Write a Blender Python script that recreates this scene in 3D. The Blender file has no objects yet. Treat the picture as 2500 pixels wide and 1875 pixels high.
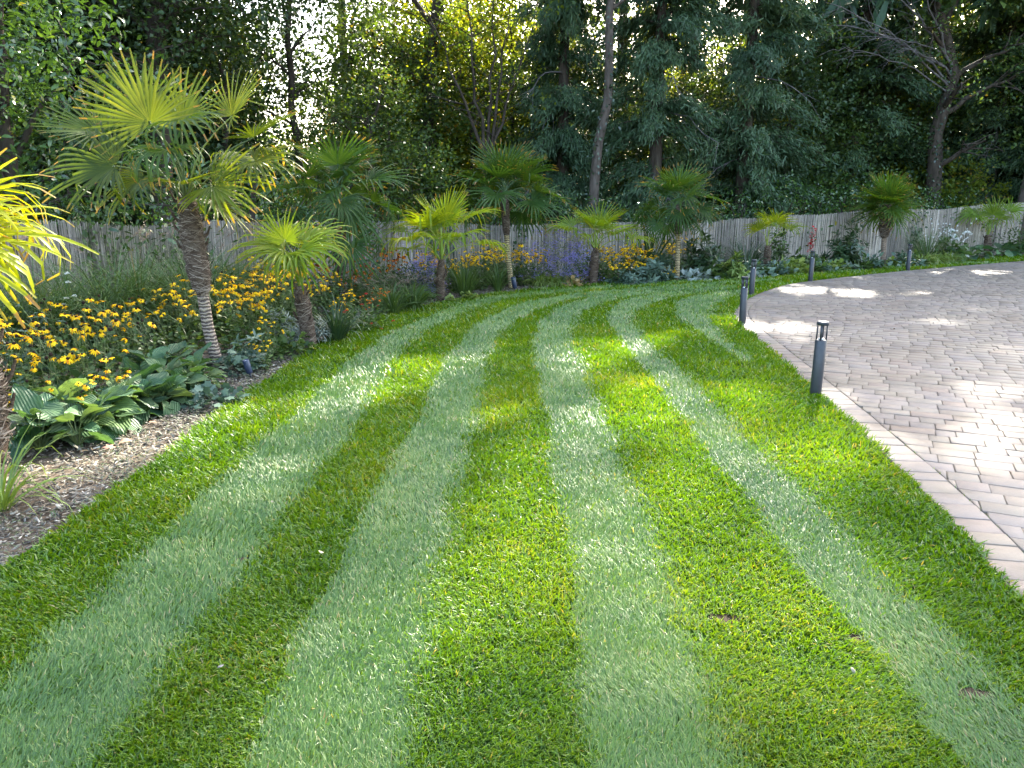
import bpy, math
import numpy as np
from mathutils import Matrix, Vector

# ---------------------------------------------------------------- camera, sky, sun, exposure
sc = bpy.context.scene
C = sc.collection
R_ = math.radians
FPX, PITCH, CAMH = 1850.0, R_(13.4), 1.6
cam = bpy.data.cameras.new('camera'); cam_o = bpy.data.objects.new('camera', cam); C.objects.link(cam_o)
cam.sensor_fit = 'HORIZONTAL'; cam.sensor_width = 36.0; cam.lens = FPX / 2500.0 * 36.0
cam.clip_start = 0.05; cam.clip_end = 2000.0
cam_o.location = (0, 0, CAMH); cam_o.rotation_euler = (R_(90) - PITCH, 0, 0)
sc.camera = cam_o

SUN_AZ, SUN_EL = R_(24.0), R_(34.0)         # azimuth to the right of the view, elevation
SUN = np.array([math.sin(SUN_AZ) * math.cos(SUN_EL), math.cos(SUN_AZ) * math.cos(SUN_EL), math.sin(SUN_EL)])
world = bpy.data.worlds.new('World'); sc.world = world; world.use_nodes = True
wn = world.node_tree.nodes; wl = world.node_tree.links
bg = wn['Background']; sky = wn.new('ShaderNodeTexSky'); sky.sky_type = 'NISHITA'
sky.sun_disc = False; sky.sun_elevation = SUN_EL; sky.sun_rotation = SUN_AZ
sky.air_density = 1.0; sky.dust_density = 4.0; sky.ozone_density = 0.4
wl.new(sky.outputs['Color'], bg.inputs['Color']); bg.inputs['Strength'].default_value = 0.15
sl = bpy.data.lights.new('sun', 'SUN'); sun_o = bpy.data.objects.new('sun', sl); C.objects.link(sun_o)
sl.energy = 3.8; sl.angle = R_(0.7); sl.color = (1.0, 0.93, 0.80)
sun_o.rotation_euler = Vector(tuple(-SUN)).to_track_quat('-Z', 'Y').to_euler()
sun_o.location = (6, 14, 30)
sc.view_settings.view_transform = 'Standard'; sc.view_settings.look = 'None'
sc.view_settings.exposure = 3.32; sc.view_settings.gamma = 1.0
sc.view_settings.use_curve_mapping = False
cy = sc.cycles
cy.max_bounces = 7; cy.diffuse_bounces = 4; cy.glossy_bounces = 3; cy.transmission_bounces = 4
cy.transparent_max_bounces = 6; cy.caustics_reflective = False; cy.caustics_refractive = False
cy.sample_clamp_indirect = 6.0
cy.use_denoising = True
try:
    cy.denoiser = 'OPENIMAGEDENOISE'; cy.denoising_input_passes = 'RGB_ALBEDO_NORMAL'; cy.denoising_prefilter = 'ACCURATE'
except Exception:
    pass

# ---------------------------------------------------------------- helpers
def G(px, py, z=0.0):
    """pixel of the 2500x1875 photograph -> point on the horizontal plane at height z"""
    x = (px - 1250.0) / FPX; u = -(py - 937.5) / FPX
    d = np.array([x, math.cos(PITCH) + u * math.sin(PITCH), -math.sin(PITCH) + u * math.cos(PITCH)])
    t = (z - CAMH) / d[2]
    return d * t + np.array([0, 0, CAMH])
def AT(px, py, y):
    """pixel -> point at forward distance y (distance known from what the thing stands on)"""
    x = (px - 1250.0) / FPX; u = -(py - 937.5) / FPX
    d = np.array([x, math.cos(PITCH) + u * math.sin(PITCH), -math.sin(PITCH) + u * math.cos(PITCH)])
    return d * (y / d[1]) + np.array([0, 0, CAMH])
def V(*a): return np.array(a, dtype=float)
def nrm(a):
    a = np.asarray(a, dtype=float)
    return a / np.maximum(np.linalg.norm(a, axis=-1, keepdims=True), 1e-9)
def RNG(s): return np.random.default_rng(s)

class MB:
    """collects triangles and quads with per-face values"""
    def __init__(s): s.v = []; s.f = {3: [], 4: []}; s.a = {3: [], 4: []}; s.n = 0
    def add(s, verts, faces, rnd=0.5, t=0.0):
        verts = np.asarray(verts, dtype=np.float32).reshape(-1, 3); faces = np.asarray(faces, dtype=np.int64)
        k = faces.shape[1]; m = len(faces)
        s.v.append(verts); s.f[k].append(faces + s.n)
        at = np.empty((m, 2), dtype=np.float32); at[:, 0] = rnd; at[:, 1] = t
        s.a[k].append(at); s.n += len(verts)
    def scatter(s, tv, tf, pos, frames, scale, rnd, t=None):
        """template verts (k,3), list of faces; pos (n,3); frames (n,3,3) rows = x,y,z axes; scale (n,) or (n,3)"""
        tv = np.asarray(tv, dtype=np.float32); n = len(pos); k = len(tv)
        if n == 0: return
        scale = np.asarray(scale, dtype=np.float32)
        if scale.ndim == 1: scale = np.repeat(scale[:, None], 3, 1)
        loc = tv[None] * scale[:, None, :]
        w = np.einsum('nki,nij->nkj', loc, np.asarray(frames, dtype=np.float32)) + np.asarray(pos, dtype=np.float32)[:, None, :]
        base = s.n + np.arange(n)[:, None, None] * k
        s.v.append(w.reshape(-1, 3)); s.n += n * k
        for q in (3, 4):
            ff = np.array([f for f in tf if len(f) == q], dtype=np.int64)
            if len(ff) == 0: continue
            fa = (ff[None] + base).reshape(-1, q)
            s.f[q].append(fa)
            at = np.zeros((len(fa), 2), dtype=np.float32); at[:, 0] = np.repeat(rnd, len(ff))
            if t is not None:
                tt = np.array([t[i] for i, f in enumerate(tf) if len(f) == q], dtype=np.float32)
                at[:, 1] = np.tile(tt, n)
            s.a[q].append(at)
    def tube(s, pts, rad, sides=6, rnd=0.5, cap=True, t=0.0):
        pts = np.asarray(pts, dtype=float); n = len(pts)
        rad = np.broadcast_to(np.asarray(rad, dtype=float), (n,))
        tan = nrm(np.gradient(pts, axis=0)); ref = V(0, 0, 1) if abs(tan[0][2]) < 0.9 else V(1, 0, 0)
        u = nrm(np.cross(tan, ref)); w = np.cross(tan, u)
        a = np.arange(sides) * 2 * math.pi / sides
        ring = pts[:, None] + rad[:, None, None] * (np.cos(a)[None, :, None] * u[:, None] + np.sin(a)[None, :, None] * w[:, None])
        i = np.arange(n - 1)[:, None] * sides; j = np.arange(sides)[None]; j2 = (j + 1) % sides
        q = np.stack([i + j, i + j2, i + sides + j2, i + sides + j], -1).reshape(-1, 4)
        s.add(ring.reshape(-1, 3), q, rnd, t)
        if cap:
            e = np.vstack([ring[-1], pts[-1:] + tan[-1] * rad[-1] * 0.3])
            s.add(e, [[k, (k + 1) % sides, sides] for k in range(sides)], rnd, t)
    def box(s, c, h, rnd=0.5, frame=None):
        c = np.asarray(c, dtype=float); h = np.asarray(h, dtype=float)
        v = np.array([[x, y, z] for x in (-1, 1) for y in (-1, 1) for z in (-1, 1)], dtype=float) * h
        if frame is not None: v = v @ np.asarray(frame)
        s.add(v + c, [[0, 1, 3, 2], [4, 6, 7, 5], [0, 4, 5, 1], [2, 3, 7, 6], [0, 2, 6, 4], [1, 5, 7, 3]], rnd)
    def mesh(s, name, mat, smooth=False):
        me = bpy.data.meshes.new(name)
        v = np.concatenate(s.v) if s.v else np.zeros((0, 3), np.float32)
        t3 = np.concatenate(s.f[3]) if s.f[3] else np.zeros((0, 3), np.int64)
        t4 = np.concatenate(s.f[4]) if s.f[4] else np.zeros((0, 4), np.int64)
        at = np.concatenate([np.concatenate(s.a[3]) if s.a[3] else np.zeros((0, 2), np.float32),
                             np.concatenate(s.a[4]) if s.a[4] else np.zeros((0, 2), np.float32)])
        me.vertices.add(len(v)); me.vertices.foreach_set('co', v.astype(np.float32).ravel())
        nl = t3.size + t4.size; nf = len(t3) + len(t4)
        me.loops.add(nl); me.loops.foreach_set('vertex_index', np.concatenate([t3.ravel(), t4.ravel()]).astype(np.int32))
        me.polygons.add(nf)
        ls = np.concatenate([np.arange(len(t3)) * 3, t3.size + np.arange(len(t4)) * 4]).astype(np.int32)
        lt = np.concatenate([np.full(len(t3), 3), np.full(len(t4), 4)]).astype(np.int32)
        me.polygons.foreach_set('loop_start', ls)
        try: me.polygons.foreach_set('loop_total', lt)
        except Exception: pass
        if smooth: me.polygons.foreach_set('use_smooth', np.ones(nf, dtype=bool))
        a = me.attributes.new('rnd', 'FLOAT', 'FACE'); a.data.foreach_set('value', np.ascontiguousarray(at[:, 0]))
        a = me.attributes.new('along', 'FLOAT', 'FACE'); a.data.foreach_set('value', np.ascontiguousarray(at[:, 1]))
        me.update(calc_edges=True); me.validate()
        if mat is not None: me.materials.append(mat)
        return me

def link(name, me, parent=None, label=None, cat=None, group=None, kind=None, loc=None, mat_local=None):
    o = bpy.data.objects.new(name, me); C.objects.link(o)
    if parent is not None: o.parent = parent
    if loc is not None: o.location = tuple(float(x) for x in loc)
    if mat_local is not None: o.matrix_basis = Matrix([list(map(float, r)) for r in mat_local])
    for k, v in (('label', label), ('category', cat), ('group', group), ('kind', kind)):
        if v: o[k] = v
    return o
def thing(name, label, cat, loc=(0, 0, 0), rz=0.0, scale=1.0, group=None):
    o = link(name, None, label=label, cat=cat, group=group, loc=loc)
    o.rotation_euler = (0, 0, rz); o.scale = (scale,) * 3; o.empty_display_size = 0.1
    return o
def copy_tree(o, parent=None):
    c = o.copy(); C.objects.link(c); c.parent = parent
    for ch in list(o.children): copy_tree(ch, c)
    return c
def frames(fwd, up):
    """rows: x = right, y = forward, z = up (n,3,3)"""
    y = nrm(fwd); x = nrm(np.cross(y, up)); z = np.cross(x, y)
    return np.stack([x, y, z], 1)
def m4(fr, p, s=1.0):
    m = np.eye(4); m[:3, 0] = fr[0] * s; m[:3, 1] = fr[1] * s; m[:3, 2] = fr[2] * s; m[:3, 3] = p
    return m

# ---------------------------------------------------------------- materials
def mat_new(name):
    m = bpy.data.materials.new(name); m.use_nodes = True
    nt = m.node_tree; nt.nodes.clear()
    out = nt.nodes.new('ShaderNodeOutputMaterial')
    return m, nt, out
def ramp(nt, fac, cols):
    r = nt.nodes.new('ShaderNodeValToRGB'); el = r.color_ramp.elements
    el[0].position = cols[0][0]; el[0].color = (*cols[0][1], 1)
    el[1].position = cols[-1][0]; el[1].color = (*cols[-1][1], 1)
    for p, c in cols[1:-1]:
        e = el.new(p); e.color = (*c, 1)
    nt.links.new(fac, r.inputs['Fac']); return r.outputs['Color']
def attr(nt, n):
    a = nt.nodes.new('ShaderNodeAttribute'); a.attribute_name = n; return a.outputs['Fac']
def noise(nt, scale, detail=3.0, coord='Object', rough=0.5, vec_scale=None):
    tc = nt.nodes.new('ShaderNodeTexCoord'); n = nt.nodes.new('ShaderNodeTexNoise')
    n.inputs['Scale'].default_value = scale; n.inputs['Detail'].default_value = detail; n.inputs['Roughness'].default_value = rough
    src = tc.outputs[coord]
    if vec_scale is not None:
        mp = nt.nodes.new('ShaderNodeMapping'); mp.inputs['Scale'].default_value = vec_scale
        nt.links.new(src, mp.inputs['Vector']); src = mp.outputs['Vector']
    nt.links.new(src, n.inputs['Vector']); return n.outputs['Fac']
def mix(nt, fac, a, b, mode='MIX'):
    m = nt.nodes.new('ShaderNodeMix'); m.data_type = 'RGBA'; m.blend_type = mode
    for s, v in ((m.inputs[0], fac), (m.inputs[6], a), (m.inputs[7], b)):
        if hasattr(v, 'is_output'): nt.links.new(v, s)
        else: s.default_value = v if isinstance(v, float) else (*v, 1)
    return m.outputs[2]
def mathn(nt, op, a, b=0.0):
    m = nt.nodes.new('ShaderNodeMath'); m.operation = op
    for s, v in zip(m.inputs, (a, b)):
        if hasattr(v, 'is_output'): nt.links.new(v, s)
        else: s.default_value = v
    return m.outputs[0]
def bump(nt, h, strength, dist=0.01):
    b = nt.nodes.new('ShaderNodeBump'); b.inputs['Strength'].default_value = strength; b.inputs['Distance'].default_value = dist
    nt.links.new(h, b.inputs['Height']); return b.outputs['Normal']
def princ(nt, out, col, rough=0.7, spec=0.3, normal=None, metallic=0.0):
    p = nt.nodes.new('ShaderNodeBsdfPrincipled')
    if hasattr(col, 'is_output'): nt.links.new(col, p.inputs['Base Color'])
    else: p.inputs['Base Color'].default_value = (*col, 1)
    if hasattr(rough, 'is_output'): nt.links.new(rough, p.inputs['Roughness'])
    else: p.inputs['Roughness'].default_value = rough
    p.inputs['Specular IOR Level'].default_value = spec; p.inputs['Metallic'].default_value = metallic
    if normal is not None: nt.links.new(normal, p.inputs['Normal'])
    if out is not None: nt.links.new(p.outputs[0], out.inputs['Surface'])
    return p
def leafmat(name, cols, trans=0.35, tint=(1.25, 1.2, 0.5), rough=0.45, spec=0.4, tip=None, objcol=False, nscale=None, under=None, dull=None):
    """two-sided leaf: reflecting upper side, translucent body. cols = ramp over the per-leaf value"""
    m, nt, out = mat_new(name)
    col = ramp(nt, attr(nt, 'rnd'), cols)
    if nscale:
        f = noise(nt, nscale, 2.0)
        col = mix(nt, f, mix(nt, 1.0, col, (0.72, 0.78, 0.8), 'MULTIPLY'), mix(nt, 1.0, col, (1.3, 1.22, 1.1), 'MULTIPLY'))
    if dull is not None:
        f = ramp(nt, noise(nt, dull[0], 3.0), [(0.52, (0, 0, 0)), (0.68, (1, 1, 1))])
        col = mix(nt, f, col, dull[1])
    if objcol:
        oi = nt.nodes.new('ShaderNodeObjectInfo'); col = mix(nt, 1.0, col, oi.outputs['Color'], 'MULTIPLY')
    if tip is not None:
        f = ramp(nt, attr(nt, 'along'), [(tip[0], (0, 0, 0)), (tip[1], (1, 1, 1))])
        col = mix(nt, f, col, tip[2])
    topc = col
    if under is not None:
        g = nt.nodes.new('ShaderNodeNewGeometry'); topc = mix(nt, g.outputs['Backfacing'], col, mix(nt, 1.0, col, under, 'MULTIPLY'))
    p = princ(nt, None, topc, rough, spec)
    if under is not None:
        nt.links.new(mathn(nt, 'MULTIPLY_ADD', g.outputs['Backfacing'], -.78 * spec), p.inputs['Specular IOR Level']); p.inputs['Specular IOR Level'].links[0].from_node.inputs[2].default_value = spec
    t = nt.nodes.new('ShaderNodeBsdfTranslucent'); tc = mix(nt, 1.0, col, tint, 'MULTIPLY'); nt.links.new(tc, t.inputs['Color'])
    ms = nt.nodes.new('ShaderNodeMixShader'); ms.inputs[0].default_value = trans
    nt.links.new(p.outputs[0], ms.inputs[1]); nt.links.new(t.outputs[0], ms.inputs[2])
    nt.links.new(ms.outputs[0], out.inputs['Surface'])
    return m
def plain(name, cols, rough=0.8, spec=0.2, scale=8.0, bmp=0.0, bscale=None, src='noise', detail=4.0, vs=None, metallic=0.0):
    m, nt, out = mat_new(name)
    fac = noise(nt, scale, detail, vec_scale=vs) if src == 'noise' else attr(nt, 'rnd')
    col = ramp(nt, fac, cols)
    if src != 'noise':
        col = mix(nt, noise(nt, scale, detail, vec_scale=vs), mix(nt, 1.0, col, (0.7, 0.7, 0.7), 'MULTIPLY'), mix(nt, 1.0, col, (1.25, 1.25, 1.25), 'MULTIPLY'))
    nm = bump(nt, noise(nt, bscale or scale * 4, 4.0, vec_scale=vs), bmp) if bmp else None
    princ(nt, out, col, rough, spec, nm, metallic)
    return m

# ---------------------------------------------------------------- ground plan (metres, from the photograph's edges on level ground)
def smooth_curve(p, it=3):
    p = np.asarray(p, dtype=float)
    for _ in range(it):
        q = np.empty((2 * (len(p) - 1), 2)); q[0::2] = 0.75 * p[:-1] + 0.25 * p[1:]; q[1::2] = 0.25 * p[:-1] + 0.75 * p[1:]
        p = np.vstack([p[:1], q, p[-1:]])
    return p
def resample(p, step):
    d = np.r_[0, np.cumsum(np.linalg.norm(np.diff(p, axis=0), axis=1))]
    s = np.arange(0, d[-1], step); return np.stack([np.interp(s, d, p[:, k]) for k in range(p.shape[1])], 1)
LPX = [(0, 1390), (330, 1160), (530, 1010), (640, 935), (760, 850), (860, 800), (950, 765), (1050, 745), (1200, 716), (1441, 694), (1656, 682), (1800, 673), (1879, 667), (2100, 652), (2243, 641), (2500, 624)]
RPX = [(2430, 1401), (2260, 1209), (2147, 1102), (2034, 995), (1921, 893), (1808, 797), (1786, 768), (1797, 746), (1830, 725), (1904, 697), (1977, 686), (2215, 660), (2500, 637)]
Lg = [(-2.3, -4.0), (-2.3, 0.5)] + [tuple(G(*q)[:2]) for q in LPX]
Lg += [(Lg[-1][0] + 9, Lg[-1][1] + 5.4)]
Rg = [(1.75, -4.0), (1.9, 1.0), (2.08, 2.76)] + [tuple(G(*q)[:2]) for q in RPX]
Rg += [(Rg[-1][0] + 9, Rg[-1][1] + 5.4)]
LC = resample(smooth_curve(Lg), 0.12); RC = resample(smooth_curve(Rg), 0.12)
FPXS = [(-330, 960), (0, 860), (232, 798), (480, 740), (732, 700), (970, 680), (1176, 670), (1300, 666), (1450, 662), (1682, 660), (1800, 655), (1927, 646), (2215, 632), (2500, 616)]
Fg = [tuple(G(*q)[:2]) for q in FPXS]
Fg = [(-5.7, 2.0)] + Fg[1:] + [(Fg[-1][0] + 7, Fg[-1][1] + 4.0)]
FC = resample(smooth_curve(Fg, 2), 0.05)

# fields on a grid: signed distance inside the lawn, stripe coordinate, mowing direction
GX0, GY0, GS = -3.5, -4.0, 0.08
gx = np.arange(GX0, 26.0, GS); gy = np.arange(GY0, 32.0, GS)
GXX, GYY = np.meshgrid(gx, gy, indexing='ij'); P2 = np.stack([GXX.ravel(), GYY.ravel()], 1)
def side_dist(P, Cv):
    """signed distance to a polyline (left of travel > 0), nearest index"""
    out = np.empty(len(P)); idx = np.empty(len(P), int)
    tan = np.gradient(Cv, axis=0); tan /= np.linalg.norm(tan, axis=1, keepdims=True)
    for a in range(0, len(P), 20000):
        q = P[a:a + 20000]; d2 = ((q[:, None, :] - Cv[None]) ** 2).sum(2); i = d2.argmin(1)
        r = q - Cv[i]; cr = tan[i, 0] * r[:, 1] - tan[i, 1] * r[:, 0]
        out[a:a + 20000] = np.sqrt(d2[np.arange(len(q)), i]) * np.sign(cr); idx[a:a + 20000] = i
    return out, idx, tan
LDs, LI, LT = side_dist(P2, LC); RDs, RI, RT = side_dist(P2, RC)
dL = -LDs; dR = RDs                                   # both > 0 inside the lawn
# width of the mown bundle along L
wL = np.interp(LC[:, 1], [-4, 10.2, 12.25, 14.1, 14.8, 15.5, 40], [4.45, 4.45, 3.6, 2.8, 2.15, 1.9, 1.9])   # the stripes crowd together round the bend
wL = np.convolve(np.pad(wL, 5, mode='edge'), np.ones(11) / 11, 'valid')
NST = (dL / wL[LI])
def field(v): return v.reshape(GXX.shape)
FdL, FdR, FN = field(dL), field(dR), field(NST)
FTX, FTY = field(LT[LI, 0]), field(LT[LI, 1])
def look(F, p):
    u = np.clip((p[:, 0] - GX0) / GS, 0, F.shape[0] - 1.001); v = np.clip((p[:, 1] - GY0) / GS, 0, F.shape[1] - 1.001)
    i = u.astype(int); j = v.astype(int); a = u - i; b = v - j
    return F[i, j] * (1 - a) * (1 - b) + F[i + 1, j] * a * (1 - b) + F[i, j + 1] * (1 - a) * b + F[i + 1, j + 1] * a * b
_ng = RNG(5).random((64, 64))
def vnoise(p, sc_):
    q = np.asarray(p)[:, :2] / sc_ + 100.0; i = np.floor(q).astype(int); f = q - i; f = f * f * (3 - 2 * f)
    g = lambda a, b: _ng[(i[:, 0] + a) % 64, (i[:, 1] + b) % 64]
    return (g(0, 0) * (1 - f[:, 0]) + g(1, 0) * f[:, 0]) * (1 - f[:, 1]) + (g(0, 1) * (1 - f[:, 0]) + g(1, 1) * f[:, 0]) * f[:, 1]

def sheet(name, outline, z, mat, kind='structure', skirt=0.0, parent=None):
    from mathutils.geometry import tessellate_polygon
    o2 = [Vector((float(a), float(b), z)) for a, b in outline]
    tris = tessellate_polygon([o2])
    me = bpy.data.meshes.new(name); vs = [tuple(v) for v in o2]; fs = []
    for t in tris:
        a, b, c = (Vector(vs[i]) for i in t)
        fs.append(t if (b - a).cross(c - a).z > 0 else (t[0], t[2], t[1]))
    if skirt:
        n = len(vs); vs += [(x, y, zz - skirt) for x, y, zz in vs[:n]]
        fs += [(i, (i + 1) % n, (i + 1) % n + n, i + n) for i in range(n)]
    me.from_pydata(vs, [], fs); me.materials.append(mat); me.update()
    return link(name, me, parent=parent, kind=kind)

M_ground = plain('woodland_soil', [(0.3, (0.035, 0.026, 0.016)), (0.55, (0.06, 0.045, 0.025)), (0.75, (0.05, 0.06, 0.02))], 0.95, 0.1, 1.5, 0.6, 20)
M_bed = plain('bed_soil', [(0.3, (0.046, 0.035, 0.026)), (0.6, (0.117, 0.091, 0.065)), (0.8, (0.169, 0.137, 0.104))], 0.95, 0.1, 14, 0.9, 60)
M_thatch = plain('lawn_thatch', [(0.3, (0.02, 0.045, 0.008)), (0.6, (0.035, 0.08, 0.012)), (0.8, (0.07, 0.085, 0.025))], 0.95, 0.05, 9, 0.8, 90)
M_sand = plain('joint_sand', [(0.3, (0.055, 0.049, 0.036)), (0.58, (0.10, 0.088, 0.062)), (0.75, (0.055, 0.075, 0.025))], 0.95, 0.1, 6, 0.5, 120)
ground = sheet('ground', [(-600, -600), (600, -600), (600, 900), (-600, 900)], -0.06, M_ground)
lawn = sheet('lawn', np.vstack([LC, RC[::-1]]), 0.0, M_thatch, skirt=0.05)
bed = sheet('flower_bed', np.vstack([FC[::6] + V(0, 0), LC[::-1] + V(0.02, 0)]), -0.025, M_bed)
M_soil = plain('bare_soil', [(0.3, (0.02, 0.015, 0.01)), (0.7, (0.06, 0.045, 0.03))], 0.95, 0.1, 60, 1.0, 150)
# ---------------------------------------------------------------- lawn grass: blades lean with the mower, away (pale) or towards (dark)
# borders of the pale bands, traced on the lawn: (near x, left pixels, right pixels)
BANDS = [((-1.76, -1.22), [(762, 977), (860, 877), (968, 808), (1096, 749), (1204, 724), (1342, 709), (1519, 695), (1700, 685), (1900, 671), (2200, 649), (2500, 629)],
          [(909, 977), (958, 887), (1027, 818), (1126, 764), (1244, 731), (1382, 715), (1519, 702), (1700, 690), (1900, 676), (2200, 653), (2500, 632)]),
         ((-.79, -.33), [(1037, 977), (1096, 867), (1155, 798), (1244, 749), (1362, 724), (1500, 709), (1667, 696), (1850, 684)], [(1175, 977), (1190, 897), (1214, 828), (1283, 764), (1401, 729), (1539, 714), (1667, 702), (1850, 689)]),
         ((.26, .68), [(1322, 977), (1296, 847), (1313, 788), (1362, 749), (1441, 726), (1568, 711), (1716, 699)], [(1460, 977), (1421, 887), (1391, 818), (1411, 769), (1480, 738), (1578, 720), (1716, 705)]),
         ((1.27, 1.64), [(1623, 977), (1549, 877), (1485, 798), (1480, 764), (1519, 734), (1618, 716), (1746, 702)], [(1726, 977), (1647, 897), (1569, 828), (1539, 778), (1569, 749), (1647, 725), (1756, 709)]),
         (None, [(1800, 880), (1775, 857), (1677, 798), (1640, 754), (1667, 729), (1756, 712)], [(1835, 885), (1815, 867), (1756, 818), (1726, 778), (1746, 744), (1805, 720)])]
SX0, SY0, SS = -2.6, 0.6, 0.045
sx = np.arange(SX0, 12.0, SS); sy = np.arange(SY0, 22.0, SS); SXX, SYY = np.meshgrid(sx, sy, indexing='ij'); SP = np.stack([SXX.ravel(), SYY.ravel()], 1)
def band_field():
    v = np.full(len(SP), -1.0)
    for near, lp, rp_ in BANDS:
        cs = []
        for k, px in enumerate((lp, rp_)):
            pts = [tuple(G(*q)[:2]) for q in px]
            if near: pts = [(near[k], -2.0), (near[k], 2.5), (near[k] + .3 * (pts[0][0] - near[k]), 4.0)] + pts
            cs.append(resample(smooth_curve(pts), .10))
        sel = (SP[:, 0] > min(c[:, 0].min() for c in cs) - .4) & (SP[:, 0] < max(c[:, 0].max() for c in cs) + .4) & (SP[:, 1] > cs[0][0, 1] - .1) & (SP[:, 1] < cs[0][-1, 1] + .25)
        q = SP[sel]; dl = -side_dist(q, cs[0])[0]; dr = side_dist(q, cs[1])[0]
        v[sel] = np.maximum(v[sel], np.clip(np.minimum(dl / .05, (dr + .07) / .16), 0, 1) * 2 - 1)
    return v.reshape(SXX.shape)
FB = band_field()
def stripe_value(p):
    """+1 where the mower pushed the blades away along the lawn, -1 where it came back"""
    q = p + np.stack([vnoise(p, .5) - .5, vnoise(p + 19, .5) - .5], 1) * .09 + np.stack([vnoise(p, .12) - .5, vnoise(p + 3, .12) - .5], 1) * .05
    u = np.clip((q[:, 0] - SX0) / SS, 0, FB.shape[0] - 1.001); v = np.clip((q[:, 1] - SY0) / SS, 0, FB.shape[1] - 1.001); i = u.astype(int); j = v.astype(int); a = u - i; b = v - j
    r = FB[i, j] * (1 - a) * (1 - b) + FB[i + 1, j] * a * (1 - b) + FB[i, j + 1] * (1 - a) * b + FB[i + 1, j + 1] * a * b
    return np.where(r > 0, r * np.clip(.72 + .7 * vnoise(p + 57, .55), 0, 1), r)
M_grass = leafmat('grass_blade', [(0.0, (0.040, 0.106, 0.007)), (0.35, (0.072, 0.159, 0.008)), (0.7, (0.116, 0.204, 0.011)), (0.93, (0.179, 0.230, 0.020)), (1.0, (0.302, 0.246, 0.101))],
                  trans=0.36, tint=(1.45, 1.35, 0.35), rough=0.46, spec=0.85, under=(0.80, 0.84, 0.42))
BARE = [(G(1772, 1512)[:2], 0.06, 0.035), (G(2385, 1700)[:2], 0.075, 0.04), (G(2090, 1560)[:2], 0.05, 0.03), (G(590, 1370)[:2], 0.05, 0.03)]
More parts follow.
